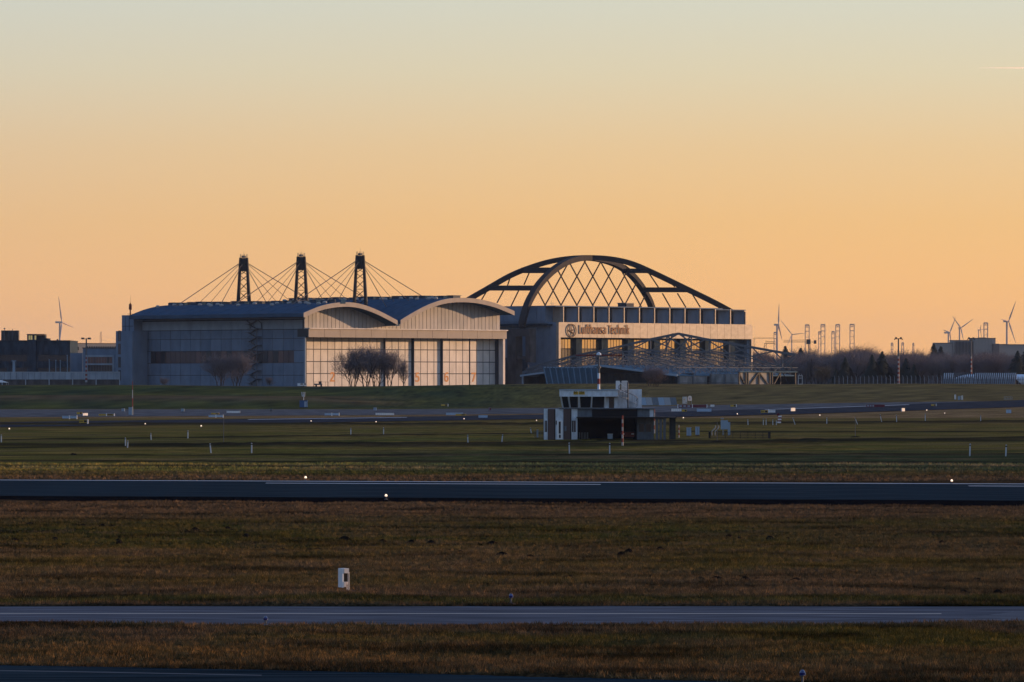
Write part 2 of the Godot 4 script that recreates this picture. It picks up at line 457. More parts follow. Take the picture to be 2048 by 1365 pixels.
func make_pavement() -> void:
	structure(obj("runway", sheet(-420, 420, 6, edge_far, runway_near, 0.004), M.asphalt_runway), "wide dark blue grey runway crossing the airfield", "runway")
	structure(obj("runway_shoulder", sheet(-420, 420, 6, runway_near, func(x): return edge_near(x) + 0.35 * sin(x * 0.9) + 0.3 * bump.get_noise_1d(x * 9.0), 0.0), M.asphalt_black), "black bitumen shoulder along the near edge of the runway", "shoulder")
	structure(obj("runway_edge_line", sheet(-420, 420, 6, func(x): return edge_far(x) - 0.5, func(x): return edge_far(x) - 1.9, 0.010), M.paint_white), "white painted line along the far runway edge", "road marking")
	var c := sheet(-18.3, 6.5, 2, func(x): return edge_far(x) - 8.0, func(x): return edge_far(x) - 9.3, 0.010)
	structure(obj("runway_centre_dash", c, M.paint_white), "long white runway dash in the middle of the view", "road marking")
	c = sheet(33.0, 58.0, 2, func(x): return edge_far(x) - 8.2, func(x): return edge_far(x) - 9.5, 0.010)
	structure(obj("runway_centre_dash", c, M.paint_white), "white runway dash at the right edge of the view", "road marking")
	structure(obj("near_taxiway", sheet(-300, 300, 3, taxi_far, taxi_near, 0.004), M.asphalt_taxi), "pale grey blue taxiway strip in the foreground", "taxiway")
	var line := sheet(-300, 13.9, 4, func(x): return 155.62 - 0.004 * x, func(x): return 155.2 - 0.004 * x, 0.010)
	structure(obj("taxiway_centre_line", line, mat("line_pale", lin(0.40, 0.37, 0.33), 0.9, 0, 0)), "thin pale centre line along the foreground taxiway", "road marking")
	var q := B.new()
	for k in 14: # worn yellow lead-in line that curves onto the taxiway at the right
		var t0 := k / 14.0
		var t1 := t0 + (0.052 if k % 3 else 0.035)
		var f := func(t: float) -> Vector3: return Vector3(14.0 + 6.2 * t, 0.010, -(149.3 + 3.6 * t - 0.5 * t * t))
		var p0: Vector3 = f.call(t0); var p1: Vector3 = f.call(t1)
		q.quad(p0 + Vector3(0, 0, 0.2), p0 - Vector3(0, 0, 0.2), p1 - Vector3(0, 0, 0.2), p1 + Vector3(0, 0, 0.2))
	structure(obj("taxiway_lead_line", q, mat("line_yellow", lin(0.36, 0.29, 0.12), 0.9, 0, 0)), "worn yellow curved line at the right end of the taxiway", "road marking")
	structure(obj("near_apron", sheet(-60, 6.0, 0.75, apron_far, func(_x): return 60.0, 0.004), M.asphalt_runway), "dark pavement in the near left corner", "apron")
	line = sheet(-16, -6.4, 0.5, func(x): return apron_far(x) - 2.0 + 0.02 * x, func(x): return apron_far(x) - 2.35 + 0.02 * x, 0.010)
	structure(obj("apron_line", line, mat("line_faint", lin(0.10, 0.11, 0.12), 0.9, 0, 0)), "pale painted curve on the near left pavement", "road marking")
	q = B.new()
	q.quad(Vector3(12.9, 0.007, -149.3), Vector3(16.5, 0.007, -157.0), Vector3(60.0, 0.007, -159.6), Vector3(60.0, 0.007, -149.0))
	structure(obj("taxiway_patch", q, worn(mat("asphalt_patch", lin(0.225, 0.235, 0.265), 0.9, 0.0, 0.0), M.asphalt_taxi.albedo_texture, Vector3(0.02, 0.05, 0.3))), "paler resurfaced patch at the right end of the foreground taxiway", "pavement patch")
	# two far taxiways, one crossing the field at a slant, one under the bank
	var far2 := func(x): return 1010.0 + 1.92 * x + 62.0
	var near2 := func(x): return 1010.0 + 1.92 * x - 58.0
	structure(obj("slanting_taxiway", sheet(-180, 180, 4, far2, near2, 0.12, true, 4), M.asphalt_dark), "dark blue grey taxiway crossing behind the green grass", "taxiway")
	var l2 := sheet(-52, -22, 4, func(x): return 1010.0 + 1.92 * x + 40.0, func(x): return 1010.0 + 1.92 * x + 32.0, 0.16, true)
	structure(obj("taxiway_edge_line", l2, M.paint_white), "short white line on the far taxiway at left", "road marking")
	l2 = sheet(62, 104, 4, func(x): return 1010.0 + 1.92 * x + 50.0, func(x): return 1010.0 + 1.92 * x + 44.0, 0.16, true)
	structure(obj("taxiway_edge_line", l2, M.paint_white), "white line on the far taxiway at right", "road marking")
	var far1 := func(x): return 1322.0 + 0.05 * x
	var near1 := func(x): return 1100.0 + 1.55 * clampf(x + 20.0, -140.0, 130.0) * 0.55
	structure(obj("far_taxiway", sheet(-400, 400, 8, far1, near1, 0.05, true, 6), M.asphalt_far), "pale grey taxiway at the foot of the bank", "taxiway")

func make_grass() -> void:
	# blades standing on the near grass: one mass, nobody could count it
	var b := B.new()
	rng.seed = 5
	for k in 7:
		var a := rng.randf() * TAU
		var foot := Vector3(cos(a) * rng.randf() * 0.10, -0.02, sin(a) * rng.randf() * 0.10)
		var lean := Vector3(cos(a * 3.1) * 0.06, rng.randf_range(0.05, 0.13), sin(a * 3.1) * 0.06)
		var side := Vector3(cos(a + 1.3), 0, sin(a + 1.3)) * 0.014
		b.tri(foot - side, foot + lean, foot + side)
	var tuft := b.mesh()
	var spots := PackedVector3Array()
	var zones := [[120.0, 148.6, 46000], [160.5, 215.0, 90000], [215.0, 300.0, 80000], [362.0, 440.0, 24000]]
	for z in zones:
		for k in z[2]:
			var d := rng.randf_range(z[0], z[1])
			var x := rng.randf_range(-1.0, 1.0) * (d * 0.1085 + 2.0)
			if paved(x, d) < 0.12:
				spots.append(Vector3(x, d, rng.randf()))
	var mm := MultiMesh.new()
	mm.transform_format = MultiMesh.TRANSFORM_3D
	mm.use_colors = true
	mm.mesh = tuft
	mm.instance_count = spots.size()
	for k in spots.size():
		var s := spots[k]
		var f := 0.55 + s.z * 0.8
		if s.y > 300.0: f *= 1.6
		var shade := 0.5 + 0.5 * patchy.get_noise_2d(s.x * 5.0, s.y * 5.0)
		f *= 0.65 + 0.7 * shade
		mm.set_instance_transform(k, Transform3D(Basis(Vector3.UP, s.z * 40.0).scaled(Vector3(f, f, f)), Vector3(s.x, height(s.x, s.y), -s.y)))
		var c := grass_color(s.x, s.y) * (0.8 + 0.7 * fmod(s.z * 17.3, 1.0))
		mm.set_instance_color(k, c)
	var o := MultiMeshInstance3D.new()
	o.multimesh = mm
	o.material_override = M.grass
	o.name = "grass"
	add_child(o)
	tag(o, "short brown and olive winter grass blades beside the pavements", "grass", "", "stuff")
	# molehills
	var hill := B.new()
	for ring in 3:
		for k in 9:
			var pt := func(r: int, kk: int) -> Vector3:
				var rr: float = [0.34, 0.22, 0.10, 0.0][r]
				var a: float = TAU * (kk % 9) / 9.0
				return Vector3(cos(a) * rr * (1.0 + 0.2 * sin(kk % 9 * 2.3)), [-0.05, 0.08, 0.15, 0.17][r] + 0.012 * sin((kk % 9) * 3.7), sin(a) * rr)
			hill.quad(pt.call(ring, k), pt.call(ring + 1, k), pt.call(ring + 1, k + 1), pt.call(ring, k + 1))
	var hm := hill.mesh()
	var at := [[28, 1084], [60, 1052], [110, 1082], [165, 1056], [205, 1060], [222, 1056], [236, 1088], [238, 1091], [375, 1068], [390, 1064], [455, 1062], [492, 1079], [565, 1101], [620, 1104], [636, 1103], [645, 1121], [690, 1080], [765, 1085], [823, 1085], [862, 1091], [920, 1107], [982, 1090], [985, 1093], [1005, 1114], [1060, 1116], [1135, 1161], [1140, 1158], [1242, 1113], [1258, 1108], [1320, 1104], [1400, 1164], [1433, 1164], [1437, 1166], [1468, 1166], [1490, 1165], [1515, 1163], [1592, 1165], [1640, 1164], [1458, 1077], [1480, 1081], [1540, 1081], [1575, 1080], [1876, 1084], [1884, 1091], [1956, 1161], [1928, 1187], [2035, 1161], [1998, 1115], [1995, 1190], [150, 912], [145, 911], [175, 945]]
	for k in at.size():
		var d: float = FOCAL * EYE / (at[k][1] - HORIZON)
		var x: float = (at[k][0] - 1024.0) * d / FOCAL
		rng.seed = 100 + k
		var o2 := inst("molehill", hm, M.soil)
		o2.position = Vector3(x, height(x, d), -d)
		o2.rotation.y = rng.randf() * TAU
		o2.scale = Vector3(rng.randf_range(0.5, 1.15), rng.randf_range(0.5, 1.15), 0.8)
		tag(o2, "small mound of bare dark soil on the airfield grass", "molehill", "molehills on the airfield grass")

# ---------------------------------------------------------------- the two hangars: local x runs along the front, z out of it
class Front: # converts a direction seen from the lens to a point of a hangar's own axes
	var x0: float
	var d0: float
	var y0: float
	func _init(px: float, d: float, base: float) -> void:
		x0 = (px - 1024.0) * d / 9600.0; d0 = d; y0 = base
	func X(px: float, z: float) -> float:
		var t := px - 1024.0
		return (t * (d0 - 0.70710678 * z) - 9600.0 * (x0 + 0.70710678 * z)) / (0.70710678 * (9600.0 - t))
	func Z(px: float, x: float) -> float:
		var t := px - 1024.0
		return (t * (d0 + 0.70710678 * x) - 9600.0 * (x0 + 0.70710678 * x)) / (0.70710678 * (9600.0 + t))
	func Y(py: float, x: float, z: float) -> float:
		return 7.5 + (765.0 - py) * (d0 + 0.70710678 * (x - z)) / 9600.0 - y0
	func on(px: float, py: float, z: float) -> Vector3: # on a plane parallel to the front
		var x := X(px, z)
		return Vector3(x, Y(py, x, z), z)
	func side(px: float, py: float, x: float) -> Vector3: # on a plane parallel to the side
		var z := Z(px, x)
		return Vector3(x, Y(py, x, z), z)

func curve(pts: Array, per: int) -> Array: # Catmull-Rom through the points
	var out := []
	for k in pts.size() - 1:
		var a: Vector3 = pts[maxi(k - 1, 0)]; var b: Vector3 = pts[k]; var c: Vector3 = pts[k + 1]; var e: Vector3 = pts[mini(k + 2, pts.size() - 1)]
		for j in per:
			out.append(b.cubic_interpolate(c, a, e, float(j) / per))
	out.append(pts[-1])
	return out

func y_on(line: Array, x: float) -> float:
	for k in line.size() - 1:
		if x <= line[k + 1].x or k == line.size() - 2:
			return lerpf(line[k].y, line[k + 1].y, (x - line[k].x) / (line[k + 1].x - line[k].x))
	return 0.0

func pick(a: Array) -> Material:
	return M[a[rng.randi() % a.size()]]

func text(called: String, words: String, size: float, depth: float, m: Material, parent: Node, at: Vector3, stretch := 1.0, bold := true) -> MeshInstance3D:
	var t := TextMesh.new()
	var f := SystemFont.new()
	f.font_names = PackedStringArray(["Droid Sans"])
	if bold: f.font_weight = 700
	t.font = f; t.text = words; t.font_size = 64; t.pixel_size = size / 64.0; t.depth = depth
	t.horizontal_alignment = HORIZONTAL_ALIGNMENT_LEFT
	t.vertical_alignment = VERTICAL_ALIGNMENT_BOTTOM
	var o := inst(called, t, m, parent)
	o.position = at
	o.scale.x = stretch
	return o

func make_vault_hangar() -> void:
	rng.seed = 11
	var f := Front.new(610.0, 1480.0, 6.0)
	var h := thing("aircraft_hangar", "wide twin-vaulted aircraft hangar with pale doors and three dark roof masts", "hangar", Vector3(f.x0, f.y0, -f.d0), PI / 4)
	var right := f.X(1004, 0.0)
	var back := f.Z(281, 0.0)
	# side wall
	var y_band := f.side(610, 659, 0).y
	var y_top := f.side(610, 640, 0).y
	var w := B.new()
	w.box(Vector3(0.25, 0, back), Vector3(1.0, y_top + 1.6, -0.6))
	w.box(Vector3(0.25, 0, back - 0.8), Vector3(right - 0.3, y_top + 1.5, back))
	w.box(Vector3(right - 1.0, 0, back), Vector3(right - 0.3, y_top + 1.5, -0.6))
	w.box(Vector3(1.0, 0, back), Vector3(right - 1.0, 0.4, -5.0))
	var wall := obj("wall", w, M.frame_dark, h)
	var rows := [0.0, f.side(610, 751, 0).y, f.side(610, 726, 0).y, f.side(610, 701.5, 0).y, f.side(610, 677, 0).y, y_band]
	var cols := []
	for k in 17: cols.append(lerpf(-0.35, back, k / 16.0))
	var win0 := f.Z(578, 0.0)
	var win1 := f.Z(296, 0.0)
	for k in 16:
		for j in 5:
			var mid: float = (cols[k] + cols[k + 1]) * 0.5
			var glazed: bool = j == 2 and mid < win0 and mid > win1
			if glazed:
				for e in 2:
					var za := lerpf(cols[k], cols[k + 1], e * 0.5)
					var zb := lerpf(cols[k], cols[k + 1], (e + 1) * 0.5)
					piece("window_pane", Vector3(0.10, rows[j] + 0.1, zb + 0.06), Vector3(0.2, rows[j + 1] - 0.1, za - 0.06), pick(["glass_red_reflect", "glass_red_reflect", "glass_red_reflect_b", "glass_dark"]), wall)
			else:
				piece("wall_panel", Vector3(-rng.randf() * 0.02, rows[j] + 0.08, cols[k + 1] + 0.08), Vector3(0.25, rows[j + 1] - 0.08, cols[k] - 0.08), pick(["wall_blue", "wall_blue_b", "wall_blue_c"]), wall)
		piece("upper_panel", Vector3(0.08, y_band + 0.15, cols[k + 1] + 0.05), Vector3(0.25, y_top, cols[k] - 0.04), M.wall_pale, wall)
	piece("gutter_pipe", Vector3(-2.2, f.side(610, 637.5, 0).y, back - 3.0), Vector3(-1.95, f.side(610, 636.3, 0).y, 2.5), M.grey, h)
	# fire stair on the side wall
	var st := B.new()
	var za := f.Z(492, -1.6)
	var zb := f.Z(516, -1.6)
	for k in 8:
		var y := k * 2.62
		if y > y_band + 1.0: break
		st.box(Vector3(-2.2, y + 2.5, zb), Vector3(-0.1, y + 2.62, zb - 1.4))
		st.box(Vector3(-2.2, y + 1.2, za + 1.4), Vector3(-0.1, y + 1.32, za))
		st.bar(Vector3(-1.8, y, zb - 1.2), Vector3(-1.8, y + 1.25, za + 1.2), 0.8, 0.14)
		st.bar(Vector3(-0.7, y + 1.25, za + 1.2), Vector3(-0.7, y + 2.55, zb - 1.2), 0.8, 0.14)
		for zz in [[zb - 1.2, za + 1.2, 1.0]]:
			st.bar(Vector3(-2.2, y + 1.0, zz[0]), Vector3(-2.2, y + 2.25, zz[1]), 0.07, 0.09)
			st.bar(Vector3(-2.2, y + 2.25, zz[1]), Vector3(-2.2, y + 3.55, zz[0]), 0.07, 0.09)
	for z in [zb]:
		st.box(Vector3(-2.25, 0, z - 0.1), Vector3(-2.1, y_band + 0.5, z + 0.1))
	obj("fire_stair", st, M.grey_dark, h)
	for z in [za + 0.8, zb + 0.6]:
		var pp := B.new()
		pp.tube(Vector3(-0.6, y_band + 0.3, z), Vector3(-0.6, y_top - 0.8, z - 0.3), 0.16, 0.16)
		pp.tube(Vector3(-0.6, y_top - 0.8, z - 0.3), Vector3(-1.6, y_top + 0.2, z - 1.0), 0.16, 0.16)
		obj("vent_pipe", pp, M.grey_dark, h)
	# the two vaults
	var zo := 5.0
	var arcs := [[[606, 626.5], [614, 623], [632, 615.5], [650, 610], [670, 606.5], [691, 605.2], [712, 607], [733, 612.5], [754, 621], [774, 631], [794, 641.8]],
		[[800, 641], [812, 633.5], [830, 623], [850, 612.5], [870, 604.5], [890, 599], [912, 596.6], [937, 596.8], [962, 600], [988, 606.6], [1010, 615], [1028, 623]]]
	var tops := []
	for k in 2:
		var pts := []
		for e in arcs[k]: pts.append(f.on(e[0], e[1], zo))
		var top := curve(pts, 3)
		tops.append(top)
		var low := []
		for p in top: low.append(p - Vector3(0, 1.15, 0))
		var b := B.new()
		var deep := Vector3(0, 0, f.Z(268.0, -3.2) - zo)
		b.slab(top, low, deep)
		var vault := obj("vault_roof", b, M.roof_blue, h)
		b = B.new() # pale eave board along the front edge
		var lo2 := []
		var hi2 := []
		for p in top:
			hi2.append(p + Vector3(0, 0.06, 0.28)); lo2.append(p + Vector3(0, -1.35, 0.28))
		b.slab(hi2, lo2, Vector3(0, 0, -0.26))
		obj("eave_board", b, M.eave, vault)
		# standing seams on the roof sheet
		b = B.new()
		for q in 14:
			var z := zo - 3.0 + (back - zo) * (q + 0.3) / 14.0
			for j in range(0, top.size() - 1):
				b.bar(top[j] + Vector3(0, 0.03, z - zo), top[j + 1] + Vector3(0, 0.03, z - zo), 0.12, 0.10)
		obj("roof_seam", b, M.roof_blue, vault)
	var roof := func(x: float) -> float:
		var l: Array = tops[0] if x < tops[0][-1].x else tops[1]
		return y_on(l, x)
	# valley
	var vb := B.new()
	vb.box(Vector3(tops[0][-1].x - 0.3, tops[0][-1].y - 1.6, back - 3), Vector3(tops[1][0].x + 0.3, tops[0][-1].y - 0.5, zo - 0.5))
	obj("valley_gutter", vb, M.roof_blue, h)
	# gable panels under the arches
	var y_ledge := f.on(700, 657, 1.5).y
	var gb := B.new()
	gb.box(Vector3(0, y_ledge - 2, -1.2), Vector3(right - 0.5, y_ledge + 2.6, -0.7))
	var gable := obj("gable", gb, M.frame_dark, h)
	var n := 52
	for k in n:
		var xa := lerpf(0.0, right - 0.6, float(k) / n) + 0.09
		var xb := lerpf(0.0, right - 0.6, float(k + 1) / n) - 0.09
		var ya: float = roof.call(xa) - 1.0
		var yb: float = roof.call(xb) - 1.0
		var b := B.new()
		b.hexa([Vector3(xa, y_ledge, -0.35), Vector3(xb, y_ledge, -0.35), Vector3(xb, y_ledge, -0.7), Vector3(xa, y_ledge, -0.7), Vector3(xa, ya, -0.35), Vector3(xb, yb, -0.35), Vector3(xb, yb, -0.7), Vector3(xa, ya, -0.7)])
		obj("gable_panel", b, pick(["clad", "clad_b", "clad_c"]), gable)
	gb = B.new()
	for k in n:
		var xa := lerpf(0.0, right - 0.6, float(k) / n)
		var xb := lerpf(0.0, right - 0.6, float(k + 1) / n)
		gb.hexa([Vector3(xa, y_ledge, -0.7), Vector3(xb, y_ledge, -0.7), Vector3(xb, y_ledge, -0.9), Vector3(xa, y_ledge, -0.9), Vector3(xa, roof.call(xa) - 1.0, -0.7), Vector3(xb, roof.call(xb) - 1.0, -0.7), Vector3(xb, roof.call(xb) - 1.0, -0.9), Vector3(xa, roof.call(xa) - 1.0, -0.9)])
	obj("gable_backing", gb, M.frame_dark, gable)
	# door header
	var hb := B.new()
	var y_h0 := f.on(640, 675, 1.8).y
	hb.box(Vector3(-0.1, y_h0 + 0.1, -3.4), Vector3(right + 0.2, y_ledge - 0.25, 1.5))
	var header := obj("door_header", hb, M.frame_dark, h)
	for k in 13:
		piece("header_panel", Vector3(lerpf(-0.2, right + 0.4, k / 13.0) + 0.05, y_h0, 1.5), Vector3(lerpf(-0.2, right + 0.4, (k + 1) / 13.0) - 0.05, y_ledge - 0.3, 1.8), M.band, header)
	piece("header_ledge", Vector3(-0.3, y_ledge - 0.3, -0.3), Vector3(right + 0.5, y_ledge, 2.3), M.door_white, header)
	# doors, stepped one behind the next
	var leaves := [[612.5, 767.5, -4.6, 11, 2, "2", 659.0], [770.5, 823.0, -3.9, 4, 1, "", 0.0], [828.0, 881.0, -3.1, 4, 1, "5", 829.5], [885.5, 938.5, -2.3, 4, 1, "6", 887.5], [940.0, 992.0, -2.2, 4, 1, "7", 942.0]]
	var y_d1 := y_h0 + 0.4
	var yd := [0.1, f.on(700, 747.7, -3).y, f.on(700, 723.8, -3).y, f.on(700, 699.3, -3).y, y_d1]
	for l in leaves:
		var z: float = l[2]
		var xa := f.X(l[0], z)
		var xb := f.X(l[1], z)
		var b := B.new()
		b.box(Vector3(xa, 0.05, z - 1.6), Vector3(xb, y_d1, z - 0.12))
		var leaf := obj("hangar_door", b, M.frame_dark, h)
		for k in l[3]:
			for j in 4:
				piece("door_panel", Vector3(lerpf(xa, xb, k / float(l[3])) + 0.13, yd[j] + 0.13, z - 0.12), Vector3(lerpf(xa, xb, (k + 1) / float(l[3])) - 0.13, yd[j + 1] - 0.13, z - rng.randf() * 0.015), pick(["door_white", "door_white_b", "door_white_c"]), leaf)
		if l[5]:
			text("door_number", l[5], 4.1, 0.03, M.number, leaf, Vector3(f.X(l[6], z + 0.03), f.on(l[6], 770.5, z).y, z + 0.03), 1.0)
	piece("end_pillar", Vector3(right - 0.9, 0, -2.4), Vector3(right, y_h0 + 0.1, 1.4), M.door_white, h)
	piece("corner_trim", Vector3(-0.25, 0, -0.35), Vector3(0.12, y_h0 + 0.1, 0.3), M.wall_pale, h)
	# roof lights and vents along the two ridges
	var ridge := [tops[0][15].x, tops[1][20].x]
	for r in 2:
		for k in 19:
			var z: float = 1.0 + (back - 1.0) * (k + 0.2) / 19.0
			var x: float = ridge[r] + rng.randf_range(-0.5, 0.5)
			var y: float = roof.call(x)
			var s := rng.randf_range(0.8, 1.2)
			var b := B.new()
			b.box(Vector3(x - 1.6, y - 0.4, z - 1.25 * s), Vector3(x + 1.6, y + 0.75 * s, z + 1.25 * s))
			b.box(Vector3(x - 1.9, y + 0.75 * s, z - 1.45 * s), Vector3(x + 1.9, y + 0.9 * s, z + 1.45 * s))
			obj("roof_box", b, M.roof_blue if k % 4 else M.grey_dark, h)
			for row in 2:
				if rng.randf() < 0.5: continue
				x = ridge[r] - 4.2 - row * 3.4 + rng.randf_range(-0.5, 0.5)
				y = roof.call(x)
				var zz := z + rng.randf_range(-1.2, 1.2)
				b = B.new()
				b.lathe(Vector3(x, y - 0.25, zz), [Vector2(0.6, 0), Vector2(0.6, 0.4), Vector2(0.78, 0.45), Vector2(0.5, 0.85), Vector2(0, 0.95)], 8)
				obj("roof_cowl", b, M.vent_white, h)
	for e in [[640, 622, 0.9], [770, 621, 1.0], [742, 613, 0.8], [350, 612, 0.8], [395, 612, 0.8]]:
		var zz := f.Z(e[0], 12.0 if e[0] < 600 else 30.0)
		var b := B.new()
		b.box(Vector3(10, roof.call(11.0) - 0.4, zz - 1.2), Vector3(12, roof.call(11.0) + e[2], zz + 1.2))
		obj("roof_hatch", b, M.roof_blue, h)
	# masts in the valley with their stays
	var vx: float = (tops[0][-1].x + tops[1][0].x) * 0.5
	var vy: float = tops[0][-1].y - 0.6
	for e in [[720.0, 508.0, 606.0], [602.0, 510.5, 604.0], [487.0, 513.0, 605.0]]:
		var z := f.Z(e[0], vx)
		var y1 := f.Y(e[1] + 3.0, vx, z)
		var foot := Vector3(vx, vy, z)
		var axis_x := Vector3(S2, 0, S2)   # across the line of sight
		var axis_z := Vector3(-S2, 0, S2)
		var b := B.new()
		var up := y1 - vy
		var at := func(a: float, c: float, t: float) -> Vector3:
			var r := lerpf(2.15, 1.05, t)
			return foot + axis_x * (a * r) + axis_z * (c * r * 0.7) + Vector3.UP * (up * t)
		for a in [-1.0, 1.0]:
			for c in [-1.0, 1.0]:
				b.tube(at.call(a, c, 0.0), at.call(a, c, 1.0), 0.62, 0.40, 8)
		var mast := obj("roof_mast", b, M.mast, h)
		b = B.new()
		for t in [[0.02, 0.22], [0.22, 0.36], [0.36, 0.50], [0.50, 0.64], [0.64, 0.74], [0.74, 0.82]]:
			for c in [-1.0, 1.0]:
				b.bar(at.call(-1, c, t[0]), at.call(1, c, t[1]), 0.16, 0.16)
				b.bar(at.call(1, c, t[0]), at.call(-1, c, t[1]), 0.16, 0.16)
		for t in [0.30, 0.50, 0.04]:
			b.bar(at.call(-1, 1, t), at.call(1, 1, t), 0.18, 0.18)
		obj("brace", b, M.mast, mast)
		b = B.new()
		var c0: Vector3 = at.call(0, 0, 0.82)
		for q in [[0.80, 0.995, 1.3], [0.93, 0.955, 1.6], [0.84, 0.86, 1.62]]:
			b.tube(foot + Vector3.UP * (up * q[0]), foot + Vector3.UP * (up * q[1]), q[2], q[2] * 0.97, 12)
		obj("mast_head", b, M.mast, mast)
		b = B.new()
		for a in 6:
			var dv := Vector3(cos(a * TAU / 6), 0, sin(a * TAU / 6)) * 1.2
			b.tube(foot + dv + Vector3.UP * up, foot + dv + Vector3.UP * (up + 1.2), 0.09, 0.09, 4)
		b.tube(foot + Vector3.UP * up, foot + Vector3.UP * (up + 2.3), 0.07, 0.03, 4)
		b.box(foot + Vector3(-0.5, up, -0.5), foot + Vector3(0.5, up + 0.7, 0.5))
		obj("mast_rail", b, M.grey_dark, mast)
		for s in [-1.0, 1.0]:
			for q in [[0.93, 29.5, 0.14, 0.0], [0.90, 18.5, 0.085, 0.8], [0.90, 18.0, 0.085, -0.8], [0.86, 11.5, 0.12, 0.0]]:
				var p = foot + Vector3.UP * (up * q[0]) + Vector3(s * 1.2, 0, q[3])
				var x: float = vx + s * q[1]
				b = B.new()
				b.tube(p, Vector3(x, roof.call(x) - 0.2, z + q[3] * 4.0), q[2], q[2], 5, false)
				obj("stay_cable", b, M.cable, mast)
	# stair tower and annex at the back corner
	var tw := B.new()
	var a0 := f.side(265, 663, 0.0)
	tw.box(Vector3(-7.0, 0, f.Z(231, -7.0)), Vector3(-0.6, a0.y, f.Z(264, -7.0)))
	var annex := obj("annex", tw, M.wall_blue, h)
	var t0 := f.side(268, 631, 0.0)
	tw = B.new()
	tw.box(Vector3(-3.5, a0.y, f.Z(243, -3.5)), Vector3(0.5, t0.y, f.Z(267, -3.5)))
	obj("stair_tower", tw, M.wall_blue_b, annex)
	for zz in [f.Z(250, -3.5), f.Z(258, -3.5)]:
		piece("tower_joint", Vector3(-3.56, a0.y + 0.1, zz - 0.07), Vector3(-3.5, t0.y - 0.3, zz + 0.07), M.gap, annex)
	piece("tower_joint", Vector3(-3.57, a0.y + 1.5, f.Z(244, -3.5)), Vector3(-3.5, a0.y + 1.65, f.Z(266, -3.5)), M.gap, annex)
	piece("recess", Vector3(-0.9, 0, back - 0.6), Vector3(0.24, a0.y + 0.4, back - 0.01), M.wall_dark, annex)
	for k in 4:
		piece("stair_window", Vector3(-7.08, 2.0 + k * 4.2, f.Z(236, -7)), Vector3(-7.0, 5.4 + k * 4.2, f.Z(241, -7)), M.glass_red_reflect if k > 1 else M.glass_dark, annex)
	var ant := B.new()
	var ap := f.side(260, 631, -1.5)
	ant.tube(ap, ap + Vector3(0, 4.0, 0), 0.22, 0.18, 6)
	ant.tube(ap + Vector3(0, 1.8, 0), ap + Vector3(0, 3.6, 0), 0.5, 0.45, 6)
	ant.tube(ap + Vector3(0, 4.0, 0), ap + Vector3(0, 6.3, 0), 0.06, 0.03, 4)
	ant.bar(ap + Vector3(0, 0.4, -1.2), ap + Vector3(0, 0.4, 1.4), 0.12, 0.12)
	obj("aerial", ant, M.car_red, annex)
	var fr := B.new()
	for k in 2:
		fr.box(Vector3(-0.5, y_top + 0.6 + k * 0.4 - 1.5 * (1 - k), back - 2.2), Vector3(0.0, y_top + 0.9 + k * 0.4 - 1.5 * (1 - k), back + 0.3))
	fr.box(Vector3(-0.4, y_band, back - 1.2), Vector3(0.0, y_top + 2.2, back - 0.9))
	obj("end_frame", fr, M.frame_dark, h)

